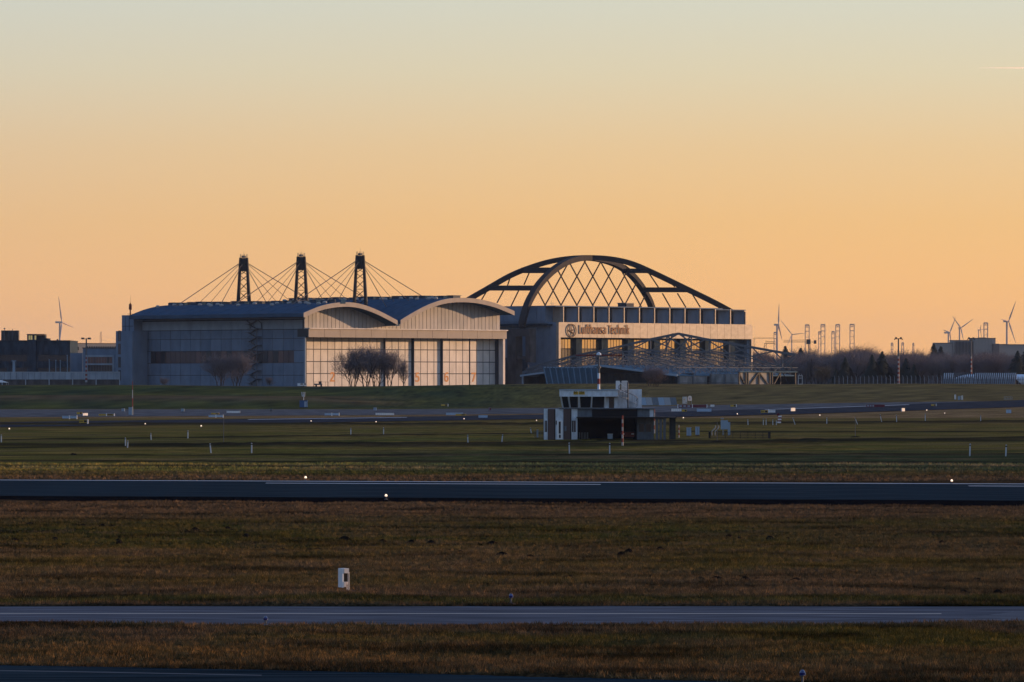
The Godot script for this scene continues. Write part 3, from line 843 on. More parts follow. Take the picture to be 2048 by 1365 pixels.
func make_arch_hangar() -> void:
	rng.seed = 12
	var f := Front.new(1115.0, 1570.0, 6.0)
	var h := thing("aircraft_hangar", "tall flat-roofed aircraft hangar hung from two dark crossing arches", "hangar", Vector3(f.x0, f.y0, -f.d0), PI / 4)
	var right := f.X(1501, 0.0)
	var y0 := f.on(1300, 677, 0).y
	var y1 := f.on(1300, 647, 0).y
	var y2 := f.on(1300, 616.5, 0).y
	var back := -64.0
	# body: left wall, back, upper storey
	var b := B.new()
	b.box(Vector3(0.0, 0, back), Vector3(1.2, y1, -0.4))
	b.box(Vector3(0.0, 0, back - 1), Vector3(right, y1, back))
	b.box(Vector3(right - 1.2, 0, back), Vector3(right, y1, -0.4))
	b.box(Vector3(1.2, y1 - 1.2, back), Vector3(right - 1.2, y1 - 0.3, -0.5))
	var body := obj("wall", b, M.wall_blue_b, h)
	for k in 22: # profiled left wall
		var za := lerpf(-0.5, back, k / 22.0)
		piece("wall_panel", Vector3(-0.12 - (k % 2) * 0.05, 0.0, lerpf(-0.5, back, (k + 1) / 22.0) + 0.06), Vector3(0.0, y1 - 0.1, za - 0.06), pick(["wall_blue", "wall_blue_b", "wall_blue_c"]), body)
	piece("corner_post", Vector3(-0.15, 0, -0.5), Vector3(0.75, y1, 0.75), M.fascia, h)
	# fascia
	b = B.new()
	b.box(Vector3(0.75, y0 + 0.1, -0.6), Vector3(right, y1 - 0.1, 0.4))
	var fas := obj("fascia", b, M.gap, h)
	for k in 27:
		piece("fascia_panel", Vector3(lerpf(0.78, right, k / 27.0) + 0.04, y0, 0.4), Vector3(lerpf(0.78, right, (k + 1) / 27.0) - 0.04, y1, 0.6 + rng.randf() * 0.02), pick(["fascia", "fascia_b"]), fas)
	piece("fascia_return", Vector3(right, 4.0, -3.0), Vector3(right + 0.6, y1 - 0.6, 0.5), M.fascia_b, fas)
	# lettering and emblem
	var z := 0.62
	var tx := text("lettering", "Lufthansa Technik", 4.05, 0.16, M.letter, fas, Vector3(f.X(1157.5, z), f.on(1160, 675.0, z).y + 0.15, z + 0.2), 1.0, false)
	var wide: float = tx.mesh.get_aabb().size.x
	tx.scale.x = (f.X(1257.5, z) - f.X(1157.5, z)) / wide
	var c := f.on(1142.7, 661.5, z)
	b = B.new()
	var rad := 2.05
	for k in 40:
		var p := c + Vector3(cos(TAU * k / 40) * rad, sin(TAU * k / 40) * rad, 0.25)
		var q := c + Vector3(cos(TAU * (k + 1) / 40) * rad, sin(TAU * (k + 1) / 40) * rad, 0.25)
		b.bar(p, q, 0.3, 0.16, Vector3(0, 0, 1))
	# a stylised flying bird inside the ring
	b.bar(c + Vector3(-1.45, 0.2, 0.2), c + Vector3(1.1, -0.95, 0.2), 0.28, 0.16, Vector3(0, 0, 1))
	b.bar(c + Vector3(-0.1, -0.4, 0.2), c + Vector3(-0.25, 1.2, 0.2), 0.22, 0.16, Vector3(0, 0, 1))
	b.bar(c + Vector3(-0.25, 1.2, 0.2), c + Vector3(0.15, 1.75, 0.2), 0.16, 0.16, Vector3(0, 0, 1))
	b.bar(c + Vector3(-0.1, -0.2, 0.2), c + Vector3(1.05, 0.35, 0.2), 0.28, 0.16, Vector3(0, 0, 1))
	b.bar(c + Vector3(0.2, -0.4, 0.2), c + Vector3(0.0, -1.7, 0.2), 0.16, 0.16, Vector3(0, 0, 1))
	obj("emblem", b, M.logo, fas)
	# glazed front under the fascia, set back, with dark piers
	var zg := -3.2
	b = B.new()
	b.box(Vector3(1.0, 0, zg - 1.0), Vector3(right - 1.0, y0 + 0.1, zg - 0.15))
	var front := obj("front_backing", b, M.frame_dark, h)
	var piers := [[1147, 1158], [1198, 1210], [1250, 1262], [1303, 1314], [1355, 1366], [1405, 1417], [1452, 1500]]
	var xs := 1118.0
	for p in piers:
		var xa := f.X(xs, zg)
		var xb := f.X(p[0], zg)
		var n := 7 if xs > 1120 else 5
		for k in n:
			var pa := lerpf(xa, xb, float(k) / n) + 0.13
			var pb := lerpf(xa, xb, float(k + 1) / n) - 0.13
			var yy := [1.0, 6.6, 12.4, f.on(1200, 698, zg).y, y0 - 0.5]
			for j in 4:
				if yy[j + 1] - yy[j] > 0.3:
					var o := piece("front_pane", Vector3(pa, yy[j] + 0.08, zg - 0.12), Vector3(pb, yy[j + 1] - 0.08, zg), M.glass_gold if j == 3 or (j == 2 and rng.randf() < 0.25) else M.glass_grey_reflect, front)
					o.rotation = Vector3(rng.randf_range(-0.006, 0.006), rng.randf_range(-0.008, 0.008), 0)
		piece("front_pier", Vector3(f.X(p[0], zg) + 0.02, 0, zg - 0.2), Vector3(f.X(p[1], zg), y0, zg + 1.3), M.wall_dark, front)
		xs = p[1]
	# upper storey of deep bays with fins
	b = B.new()
	b.box(Vector3(-12.0 + 11.0, y1 - 0.3, back), Vector3(right - 1.0, y2, -4.6))
	b.box(Vector3(-1.0, y2, back), Vector3(right - 14.0, y2 + 0.35, 0.0))
	var up := obj("upper_storey", b, M.wall_blue_b, h)
	for k in 13:
		var x := f.X(1127.5 + k * 30.4, 0.2)
		piece("bay_fin", Vector3(x - 0.18, y1, -4.6), Vector3(x + 0.18, y2 - (0.7 if k == 12 else 0.0), 0.15), M.fascia, up)
		if k < 12:
			var xe := f.X(1127.5 + (k + 1) * 30.4, 0.2)
			for part in 2: # panels stand saw-toothed between the fins
				var ta := 0.04 + 0.48 * part
				var tb := ta + 0.44
				var pb := B.new()
				var pt := func(t: float, y: float, back_off: float) -> Vector3: return Vector3(lerpf(x, xe, t), y, lerpf(-4.3, -0.15, t) - back_off)
				pb.hexa([pt.call(ta, y1 + 0.1, 0.0), pt.call(tb, y1 + 0.1, 0.0), pt.call(tb, y1 + 0.1, 0.2), pt.call(ta, y1 + 0.1, 0.2), pt.call(ta, y2 - 0.35, 0.0), pt.call(tb, y2 - 0.35, 0.0), pt.call(tb, y2 - 0.35, 0.2), pt.call(ta, y2 - 0.35, 0.2)])
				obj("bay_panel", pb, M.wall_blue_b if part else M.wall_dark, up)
			if k > 9: piece("bay_lid", Vector3(x - 0.1, y2 - 0.35, -4.6), Vector3(xe + 0.1, y2 - 0.05, 0.12), M.wall_blue_b, up)
	for k in 16:
		var za := -4.7 + (back + 4.7) * k / 16.0
		piece("side_panel", Vector3(-1.1 - 0.06 * (k % 2), y1 + 0.5, za + (back + 4.7) / 16.0 + 0.05), Vector3(-1.0, y2 - 0.1, za - 0.05), pick(["wall_blue", "wall_blue_c"]), up)
	piece("roof_plant", f.on(1253, 614, -10) - Vector3(0, 0.4, 4), f.on(1268, 606, -10), M.frame_dark, h)
	piece("roof_plant_lid", f.on(1252, 607, -10) - Vector3(0, 0.0, 4.2), f.on(1269, 606, -9.8), M.fascia_b, h)
	b = B.new()
	for e in [[1103, 601], [1106, 605]]:
		var p := f.on(e[0], e[1], -8.0)
		b.tube(Vector3(p.x, y2, p.z), p, 0.08, 0.05, 4)
	b.bar(f.on(1100, 607, -8.0), f.on(1109, 607, -8.0), 0.08, 0.08)
	obj("aerial", b, M.grey, h)
	# low wing towards the left hangar
	b = B.new()
	b.box(Vector3(-3.6, 0, -44), Vector3(-0.3, 6.6, -20))
	b.box(Vector3(-2.2, y1 - 1.0, back), Vector3(-0.3, y1 - 0.55, -2))
	obj("side_ledge", b, M.wall_dark, h)
	for e in [[1003.0, 1021.0, 716.0], [1043.0, 1055.0, 718.0], [1075.0, 1085.0, 744.0]]:
		var zc := f.Z(e[0], -0.3)
		piece("side_door", Vector3(-0.42, 0, zc), Vector3(-0.30, f.side(e[1], e[2], -0.3).y, f.Z(e[1], -0.3)), M.wall_dark, body)
	# arches: vertical planes that cross at the crown
	var inv := h.transform.affine_inverse()
	var xc := (1180.0 - 1024.0) * 1625.0 / FOCAL
	var plane := func(px: float, py: float, deg: float) -> Vector3:
		var t := ((px - 1024.0) * 1625.0 - FOCAL * xc) / (FOCAL * cos(deg_to_rad(deg)) - (px - 1024.0) * sin(deg_to_rad(deg)))
		var d := 1625.0 + t * sin(deg_to_rad(deg))
		return inv * Vector3(xc + t * cos(deg_to_rad(deg)), EYE + (HORIZON - py) * d / FOCAL, -d)
	var path_a := [[1044, 655], [1046, 640], [1054, 612], [1066, 588], [1082, 565], [1104, 543], [1130, 526], [1158, 517.5], [1185, 517], [1212, 522], [1238, 532], [1262, 549], [1282, 573], [1297, 598], [1303, 613], [1311, 640]]
	var path_b := [[905, 622], [938, 599], [977, 576.5], [1020, 552], [1060, 535.5], [1100, 523.5], [1140, 517], [1180, 515.5], [1220, 518], [1260, 526.5], [1300, 543], [1340, 562], [1380, 581.5], [1415, 598.5], [1446, 614.5], [1470, 628]]
	var box_beam := func(pts: Array, w: float, hh: float) -> B:
		var m := B.new()
		for k in pts.size() - 1:
			var p: Vector3 = pts[k]; var q: Vector3 = pts[k + 1]
			var e := (q - p).normalized() * 0.12
			m.bar(p - e, q + e, w, hh)
		return m
	var wa := []; var wb := []
	for e in path_a: wa.append(plane.call(e[0], e[1], 67.0))
	for e in path_b: wb.append(plane.call(e[0], e[1], 23.0))
	wa = curve(wa, 5); wb = curve(wb, 5)
	var arch_a := obj("roof_arch", box_beam.call(wa, 2.0, 1.75), M.arch, h)
	var arch_b := obj("roof_arch", box_beam.call(wb, 1.6, 1.65), M.arch, h)
	# cross ties between the two arches
	var on_row := func(path: Array, py: float, left: bool) -> float: # where a path passes a row
		for k in path.size() - 1:
			var lo := minf(path[k][1], path[k + 1][1]); var hi := maxf(path[k][1], path[k + 1][1])
			if py >= lo and py <= hi and (path[k][0] < 1182) == left:
				return lerpf(path[k][0], path[k + 1][0], (py - path[k][1]) / (path[k + 1][1] - path[k][1]))
		return 0.0
	for e in [[576.5, true, 1.7], [541.0, true, 1.9], [580.0, false, 1.7], [542.0, false, 1.6]]:
		var m := B.new()
		m.bar(plane.call(on_row.call(path_b, e[0], e[1]), e[0], 23.0), plane.call(on_row.call(path_a, e[0], e[1]), e[0], 67.0), 1.4, e[2])
		obj("cross_tie", m, M.arch, h)
	# lattice of hangers
	var top_of := func(path: Array, px: float) -> float:
		for k in path.size() - 1:
			if px >= path[k][0] and px <= path[k + 1][0]:
				return lerpf(path[k][1], path[k + 1][1], (px - path[k][0]) / (path[k + 1][0] - path[k][0]))
		return 1e9
	for k in range(-3, 9):
		for s in [1.0, -1.0]:
			var base: float = (1118.3 if s > 0 else 1125.9) + 31.8 * k
			var hit := Vector2.ZERO
			if base < 1054 or base > 1302: continue
			var yy := 615.0
			while yy > 516.0:
				var xx: float = base + s * 0.565 * (615.0 - yy)
				if top_of.call(path_a, xx) >= yy or xx < 1054 or xx > 1303: break
				hit = Vector2(xx, yy); yy -= 0.5
			if hit.y == 0.0 or hit.y > 600: continue
			var m := B.new()
			var p: Vector3 = plane.call(base, 618.0, 67.0); var q: Vector3 = plane.call(hit.x, hit.y, 67.0)
			m.bar(p, q, 0.34, 0.34)
			obj("hanger_rod", m, M.arch, arch_a)
	for e in [[963, 600, 975, 580], [994, 606, 1008, 580], [1022, 613, 1038, 580], [1015, 572, 1020, 556], [1048, 570, 1061, 540], [1250, 531, 1263, 541], [1299, 548, 1317, 575], [1341, 565, 1350, 574], [1325, 587, 1341, 615], [1355, 587, 1372, 615], [1384, 587, 1401, 615]]:
		var m := B.new()
		m.bar(plane.call(e[0], e[1], 23.0), plane.call(e[2], e[3], 23.0), 0.34, 0.34)
		obj("hanger_rod", m, M.arch, arch_b)
	# concrete portal that carries the near arch foot
	b = B.new()
	var pa: Vector3 = wa[0]
	var q0 := f.side(1021, 657, pa.x - 1.0)
	var zl := f.Z(1021, pa.x); var zr := f.Z(1065, pa.x)
	b.box(Vector3(pa.x - 1.6, pa.y - 3.0, zl), Vector3(pa.x + 1.6, pa.y - 0.4, zr))
	b.box(Vector3(pa.x - 1.6, 0, zl), Vector3(pa.x + 1.6, pa.y - 3.0, f.Z(1038, pa.x)))
	b.box(Vector3(pa.x - 1.2, 8.0, f.Z(1056, pa.x)), Vector3(pa.x + 1.6, pa.y - 3.0, zr))
	b.box(Vector3(pa.x - 1.0, 9.0, f.Z(1038, pa.x)), Vector3(pa.x + 1.0, 10.0, f.Z(1056, pa.x)))
	obj("arch_portal", b, M.concrete_dark, h)

# ---------------------------------------------------------------- the open steel shed in front of it
func make_shed() -> void:
	rng.seed = 13
	var f := Front.new(1357.0, 1440.0, 5.2)
	var h := thing("steel_shed", "low wide shed under an open framework of grey steel roof trusses", "shed", Vector3(f.x0, f.y0, -f.d0), PI / 4)
	# local: gable end lies along z at x=0 from z=0 (near right) to z=back; the long wall runs along x at z=0
	var back := f.Z(1044, 0.0)
	var far := f.X(1592, 0.0)
	var ye := f.side(1357, 751, 0).y
	var yr := f.side(1200, 730.5, 0).y
	var zm := back * 0.5
	var b := B.new()
	for s in [[0.0, zm], [zm, back]]:
		var ya := ye if s[0] == 0.0 else yr
		var yb := yr if s[1] == zm else ye
		b.hexa([Vector3(-0.6, ya - 0.25, s[0]), Vector3(far, ya - 0.25, s[0]), Vector3(far, yb - 0.25, s[1]), Vector3(-0.6, yb - 0.25, s[1]), Vector3(-0.6, ya, s[0]), Vector3(far, ya, s[0]), Vector3(far, yb, s[1]), Vector3(-0.6, yb, s[1])])
	var roof := obj("roof", b, M.canopy_roof, h)
	b = B.new()
	b.bar(Vector3(-0.75, ye - 0.1, 0.2), Vector3(-0.75, yr - 0.1, zm), 0.3, 0.55)
	b.bar(Vector3(-0.75, yr - 0.1, zm), Vector3(-0.75, ye - 0.1, back), 0.3, 0.55)
	obj("gable_edge", b, M.grey_blue, h)
	b = B.new()
	b.box(Vector3(7.0, 0, back + 0.5), Vector3(7.4, ye + 0.6, -0.6))
	b.box(Vector3(0.2, 0, back), Vector3(far, ye - 0.3, back + 0.4))
	b.box(Vector3(far - 0.4, 0, back), Vector3(far, ye - 0.3, 0))
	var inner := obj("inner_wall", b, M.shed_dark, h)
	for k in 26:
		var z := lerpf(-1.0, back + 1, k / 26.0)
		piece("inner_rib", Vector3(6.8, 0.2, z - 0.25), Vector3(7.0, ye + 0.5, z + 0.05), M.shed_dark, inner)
	# long wall in two steps: the second is an added step forward, shaped to shade the first
	var zf := 11.5
	var xb := f.X(1478, zf)
	for e in [[1359.0, 1387.0], [1387.0, 1416.0]]:
		piece("bay_wall", Vector3(f.X(e[0], 0) + 0.1, 0, -0.5), Vector3(f.X(e[1], 0) - 0.1, ye - 0.3, -0.2), M.shed_wall, h)
		piece("post", Vector3(f.X(e[0], 0) - 0.3, 0, -0.5), Vector3(f.X(e[0], 0) + 0.3, ye - 0.2, 0.1), M.steel, h)
	for e in [[0.0, zf * 0.5], [zf * 0.5, zf]]:
		piece("bay_wall", Vector3(xb, 0, e[0] + 0.1), Vector3(xb + 0.3, ye + 0.4, e[1] - 0.1), M.shed_wall, h)
		piece("post", Vector3(xb - 0.25, 0, e[0] - 0.3), Vector3(xb, ye + 0.4, e[0] + 0.3), M.steel, h)
	piece("bay_rail", Vector3(0.4, 2.0, -0.1), Vector3(xb, 2.2, 0.0), M.steel, h)
	piece("bay_rail", Vector3(xb - 0.12, 2.0, 0.0), Vector3(xb, 2.2, zf), M.steel, h)
	for e in [[1479.0, 1494.0], [1496.0, 1517.0], [1520.0, 1545.0]]:
		piece("end_wall", Vector3(f.X(e[0], zf) + 0.05, 0, zf - 0.3), Vector3(f.X(e[1], zf), ye + 0.9, zf), M.shed_wall, h)
	piece("wing_back", Vector3(f.X(1545, zf), 0, 0.5), Vector3(f.X(1590, zf), ye - 0.6, 0.9), M.flap, h)
	piece("wing_roof", Vector3(xb - 0.3, ye + 0.9, 0.0), Vector3(f.X(1592, zf), ye + 1.15, zf + 0.8), M.canopy_roof, h)
	# braced posts along the forward stretch
	b = B.new()
	var yy := ye + 1.0
	var zp := zf + 0.26
	for e in [1478.5, 1492.0, 1496.5, 1518.0, 1540.0, 1545.0, 1561.0, 1591.0]:
		var x := f.X(e, zp)
		b.bar(Vector3(x, 0, zp), Vector3(x, yy, zp), 0.42, 0.3)
	for e in [[1478, 1493], [1518, 1496], [1519, 1541], [1561, 1545]]:
		b.bar(Vector3(f.X(e[0], zp), yy - 0.2, zp), Vector3(f.X(e[1], zp), 0.8, zp), 0.3, 0.36)
	b.bar(Vector3(f.X(1565, zp), yy, zp), Vector3(f.X(1583, zp + 2.0), 0.2, zp + 2.0), 0.22, 0.22)
	obj("braced_post", b, M.mast, h)
	# main truss: a tall vertical plane from the left corner of the gable to the far right corner
	var inv := h.transform.affine_inverse()
	var seen := func(px: float, py: float) -> Vector3:
		var d := lerpf(1487.0, 1477.0, (px - 1045.0) / 545.0)
		return inv * P(px, py, d)
	var top := [[1045, 747], [1080, 729.5], [1140, 715], [1200, 702], [1256, 689.5], [1302, 679], [1357, 667.8], [1413, 679], [1459, 686.5], [1504, 695], [1548, 703], [1592, 710]]
	var low := [[1052, 750], [1084, 739], [1140, 725], [1200, 711], [1256, 703], [1302, 702], [1357, 703], [1413, 705], [1459, 708], [1504, 713], [1548, 738], [1592, 744]]
	b = B.new()
	for k in top.size() - 1:
		b.bar(seen.call(top[k][0], top[k][1]), seen.call(top[k + 1][0], top[k + 1][1]), 0.6, 0.5 if k < 4 else 0.75)
	var truss := obj("main_truss", b, M.steel, h)
	for k in low.size() - 1:
		b = B.new()
		b.bar(seen.call(low[k][0], low[k][1]), seen.call(low[k + 1][0], low[k + 1][1]), 0.3, 0.32)
		b.bar(seen.call(top[k][0], top[k][1]), seen.call(low[k + 1][0], low[k + 1][1]), 0.3, 0.28 if k < 4 else 0.36)
		b.bar(seen.call(low[k][0], low[k][1]), seen.call(top[k + 1][0], top[k + 1][1]), 0.3, 0.28 if k < 4 else 0.36)
		obj("web_member", b, M.steel, truss)
	b = B.new()
	for e in [[1301, 679, 1301, 704], [1334, 672, 1334, 702], [1383, 672, 1383, 703], [1420, 680, 1420, 706], [1459, 686, 1459, 712], [1320, 677, 1347, 668], [1345, 672, 1330, 700], [1366, 670, 1381, 700], [1383, 672, 1350, 703], [1334, 673, 1380, 702], [1565, 706, 1565, 744], [1565, 742, 1590, 716], [1565, 741, 1546, 716]]:
		b.bar(seen.call(e[0], e[1]), seen.call(e[2], e[3]), 0.3, 0.42)
	obj("truss_post", b, M.steel, truss)
	# lattice girders over the roof
	var roof_y := func(z: float) -> float:
		return lerpf(ye, yr, z / zm) if z > zm else lerpf(yr, ye, (z - zm) / zm)
	for k in 8:
		var x := lerpf(1.0, far - 2.0, k / 7.0)
		b = B.new()
		var n := 14
		for j in n:
			var z0 := lerpf(-0.5, back + 0.5, float(j) / n); var z1 := lerpf(-0.5, back + 0.5, float(j + 1) / n)
			var ya: float = roof_y.call(z0); var yb: float = roof_y.call(z1)
			var lift := 1.9 + 2.6 * sin(PI * j / n); var lift2 := 1.9 + 2.6 * sin(PI * (j + 1) / n)
			b.bar(Vector3(x, ya + lift, z0), Vector3(x, yb + lift2, z1), 0.26, 0.26)
			b.bar(Vector3(x, ya + 0.15, z0), Vector3(x, yb + lift2, z1), 0.14, 0.14)
			b.bar(Vector3(x, ya + lift, z0), Vector3(x, ya + 0.1, z0), 0.14, 0.14)
			if j % 2: b.bar(Vector3(x, ya + lift, z0), Vector3(x, yb + 0.15, z1), 0.14, 0.14)
		obj("roof_girder", b, M.steel, h)
	for k in 9:
		var z := lerpf(-2.0, back + 2.0, k / 8.0)
		b = B.new()
		var y: float = roof_y.call(z)
		b.bar(Vector3(0, y + 2.2, z), Vector3(far + 3.0, y + 2.2, z), 0.16, 0.18)
		for j in 9:
			b.bar(Vector3(lerpf(0, far, j / 9.0), y + 2.2, z), Vector3(lerpf(0, far, (j + 0.5) / 9.0), y + 0.2, z), 0.1, 0.1)
			b.bar(Vector3(lerpf(0, far, (j + 1) / 9.0), y + 2.2, z), Vector3(lerpf(0, far, (j + 0.5) / 9.0), y + 0.2, z), 0.1, 0.1)
		obj("roof_purlin", b, M.steel, h)
	# small cage at the far left corner of the roof
	b = B.new()
	for e in [[1045, 744, 1045, 753], [1057, 738, 1057, 748], [1045, 744, 1080, 729], [1057, 738, 1057, 730], [1070, 733, 1066, 745], [1045, 753, 1057, 738], [1080, 729, 1095, 735]]:
		b.bar(seen.call(e[0], e[1]), seen.call(e[2], e[3]), 0.2, 0.2)
	obj("corner_cage", b, M.steel, h)
	piece("corner_post", f.side(1044.5, 772, -0.5) - Vector3(0.2, 0, 0), f.side(1047, 753, -0.5) + Vector3(0.2, 0, 0), M.wall_pale, h)
	# big leaning ribbed screen in front of the gable opening
	b = B.new()
	var s0 := inv * P(1087, 735, 1462); var s1 := inv * P(1194, 735.5, 1462)
	var s2 := inv * P(1197, 772, 1456); var s3 := inv * P(1095, 772, 1456)
	var nrm := (s1 - s0).cross(s3 - s0).normalized() * 0.3
	b.hexa([s3, s2, s2 + nrm, s3 + nrm, s0, s1, s1 + nrm, s0 + nrm])
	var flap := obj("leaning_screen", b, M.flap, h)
	for k in 19:
		var t := k / 18.0
		b = B.new()
		b.bar(s0.lerp(s1, t) - nrm * 0.2, s3.lerp(s2, t) - nrm * 0.2, 0.28, 0.34)
		obj("screen_rib", b, M.flap if k % 2 else M.canopy_roof, flap)
	b = B.new()
	b.bar(s1 + Vector3(0, 0.1, 0), s2, 0.25, 0.25)
	b.bar(s0, s1, 0.3, 0.3)
	obj("screen_edge", b, M.grey_blue, flap)
	# handrail in front
	b = B.new()
	for k in 15:
		var p := inv * P(1200 + k * 7.0, 775, 1428)
		b.bar(p, inv * P(1200 + k * 7.0, 766.5, 1428), 0.06, 0.06)
	b.bar(inv * P(1200, 766.5, 1428), inv * P(1298, 766.5, 1428), 0.08, 0.08)
	b.bar(inv * P(1200, 770, 1428), inv * P(1298, 770, 1428), 0.06, 0.06)
	var rail := thing("handrail", "thin grey handrail on the bank crest behind the small control building", "railing", Vector3(f.x0, f.y0, -f.d0), PI / 4)
	obj("rail", b, M.grey_dark, rail)

# ---------------------------------------------------------------- small control building on the grass
func make_shack() -> void:
	rng.seed = 21
	var D := 626.0
	var s := FOCAL / D
	var base := P(1088, 878, D)
	base.y = height(base.x, D) - 0.05
	var h := thing("control_building", "small two-storey white control building with slanted tower windows and spiral stair", "control tower", base)
	var X := func(px: float) -> float: return (px - 1088.0) / s
	var Y := func(py: float) -> float: return (878.0 - py) / s
	var deep := -9.0
	# ground floor shell: walls round a dark open garage
	var b := B.new()
	b.box(Vector3(0, 0, deep), Vector3(X.call(1154), Y.call(816), -0.25))
	b.box(Vector3(X.call(1274), 0, deep), Vector3(X.call(1308), Y.call(832), -0.35))
	b.box(Vector3(X.call(1154), Y.call(833), deep), Vector3(X.call(1309), Y.call(816), -0.3))
	var wall := obj("wall", b, M.shack_grey, h)
	piece("garage_back", Vector3(X.call(1154), 0, deep), Vector3(X.call(1274), Y.call(832), deep + 0.3), M.black, h)  # black surfaces stand in for the deep shade inside the garage
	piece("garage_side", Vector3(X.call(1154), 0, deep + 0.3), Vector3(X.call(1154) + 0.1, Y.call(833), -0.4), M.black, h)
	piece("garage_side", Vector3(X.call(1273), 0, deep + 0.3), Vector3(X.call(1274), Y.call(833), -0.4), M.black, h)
	piece("garage_floor", Vector3(X.call(1154), -0.1, deep), Vector3(X.call(1334), 0.06, 2.4), M.asphalt_black, h)
	for e in [[1088.0, 1095.5], [1111.0, 1127.0], [1143.0, 1155.0]]:
		piece("white_panel", Vector3(X.call(e[0]), 0, -0.25), Vector3(X.call(e[1]), Y.call(815.6), -0.02), M.shack_white, wall)
	for e in [[1095.5, 1109.0], [1127.0, 1141.0]]:
		var p := piece("brick_pier", Vector3(X.call(e[0]), 0, -0.25), Vector3(X.call(e[1]), Y.call(815.9), 0.12), M.brick, wall)
	for e in [[1109.0, 1111.0], [1141.0, 1143.0]]:
		piece("slit", Vector3(X.call(e[0]), 0, -0.25), Vector3(X.call(e[1]), Y.call(816), -0.1), M.black, wall)
	for e in [[1089.5, 1091.4], [1091.9, 1094.0], [1144.0, 1147.2], [1148.0, 1151.5]]:
		piece("window_pane", Vector3(X.call(e[0]), Y.call(862), -0.02), Vector3(X.call(e[1]), Y.call(839), 0.0), M.glass_dark, wall)
	var door := piece("door", Vector3(X.call(1114), 0.1, -0.02), Vector3(X.call(1125.5), Y.call(838.5), 0.06), M.white, wall)
	for e in [[1117.5, 1121.5, 865.0, 841.0], [1118.0, 1121.5, 874.0, 867.0]]:
		piece("door_pane", Vector3(X.call(e[0]), Y.call(e[2]), 0.06), Vector3(X.call(e[1]), Y.call(e[3]), 0.075), M.glass_dark, h)
	piece("door_sidelight", Vector3(X.call(1111.6), Y.call(847), -0.02), Vector3(X.call(1113.8), Y.call(839), 0.0), M.glass_dark, h)
	piece("notice_box", Vector3(X.call(1129), Y.call(860), 0.12), Vector3(X.call(1133), Y.call(850), 0.25), M.shack_grey, h)
	# upper strip of the ground floor
	for k in 4:
		piece("strip_panel", Vector3(X.call(1155.5 + k * 7.2), Y.call(831.5), -0.3), Vector3(X.call(1162.3 + k * 7.2), Y.call(816.4), -0.15), M.shack_grey, wall)
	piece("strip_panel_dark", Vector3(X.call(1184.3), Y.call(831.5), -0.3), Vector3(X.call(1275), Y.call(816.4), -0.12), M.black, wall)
	for k in 4:
		piece("strip_panel", Vector3(X.call(1275.5 + k * 8.0), Y.call(831.5), -0.3), Vector3(X.call(1283 + k * 8.0), Y.call(816.4), -0.15), M.shack_grey if k < 3 else M.shack_white, wall)
	# garage: shallow roof, slender posts, doors
	b = B.new()
	b.box(Vector3(X.call(1153), Y.call(833.6), -4.0), Vector3(X.call(1334), Y.call(831.6), 2.6))
	b.box(Vector3(X.call(1334), Y.call(834.5), -7.0), Vector3(X.call(1354), Y.call(832.5), -1.0))
	obj("porch_roof", b, M.black, h)
	for e in [1160.0, 1165.0, 1172.0, 1180.0]:
		piece("post", Vector3(X.call(e), 0, 1.5), Vector3(X.call(e + 1.4), Y.call(833), 1.6), M.black, h)
	for k in 3: # arched posts at the right end
		var x: float = X.call(1313.0 + k * 7.6)
		b = B.new()
		b.box(Vector3(x - 0.16, 0, 2.0), Vector3(x + 0.16, Y.call(841), 2.3))
		for j in 4:
			var t := j / 4.0
			b.box(Vector3(x - 0.16 - 0.24 * t * t, lerpf(Y.call(841), Y.call(833.6), t), 2.0), Vector3(x + 0.16 + 0.24 * t * t, lerpf(Y.call(841), Y.call(833.6), t + 0.25), 2.3))
		obj("arched_post", b, M.grey_dark, h)
	b = B.new()
	b.box(Vector3(X.call(1341), 0, -5.0), Vector3(X.call(1353), Y.call(834.5), -3.0))
	obj("store", b, M.shed_dark, h)
	for e in [[1276.0, 1289.5], [1290.5, 1304.0]]:
		var g := piece("garage_door", Vector3(X.call(e[0]), 0.05, -0.35), Vector3(X.call(e[1]), Y.call(842), -0.2), M.shack_grey, h)
		piece("door_pane", Vector3(X.call(e[0] + 1.6), Y.call(861.5), -0.2), Vector3(X.call(e[1] - 1.6), Y.call(846), -0.17), M.glass_dark, h)
	for k in 4:
		piece("low_panel", Vector3(X.call(1158 + k * 5.0), 0.05, -3.0), Vector3(X.call(1162.4 + k * 5.0), Y.call(863), -2.9), M.shack_grey, h)
	# upper storey
	var y0: float = Y.call(815.6)
	b = B.new()
	b.box(Vector3(X.call(1118), y0, -8.5), Vector3(X.call(1310), y0 + 0.12, 0.2))
	obj("terrace", b, M.shack_grey, h)
	b = B.new()
	b.box(Vector3(X.call(1131), y0, -6.5), Vector3(X.call(1210), Y.call(812.8), -0.9))
	b.box(Vector3(X.call(1210.5), y0, -6.5), Vector3(X.call(1237), Y.call(777), -0.6))
	b.box(Vector3(X.call(1237), y0, -6.5), Vector3(X.call(1284.5), Y.call(776.5), -1.9))
	obj("upper_wall", b, M.shack_white, h)
	b = B.new()
	b.box(Vector3(X.call(1120), Y.call(791), -7.0), Vector3(X.call(1236), Y.call(778.5), 0.35))
	var fas := obj("roof_fascia", b, M.shack_white, h)
	piece("roof_edge", Vector3(X.call(1119.5), Y.call(778.5), -7.1), Vector3(X.call(1237), Y.call(776.6), 0.45), M.grey_blue, h)
	# outward-leaning glass
	var zt := 0.25; var zb := -0.75
	var wins := [[1123.5, 1136.0, 1127.5, 1138.5], [1138.5, 1155.5, 1142.0, 1156.0], [1160.0, 1182.0, 1161.5, 1181.0], [1185.5, 1209.0, 1184.5, 1208.0]]
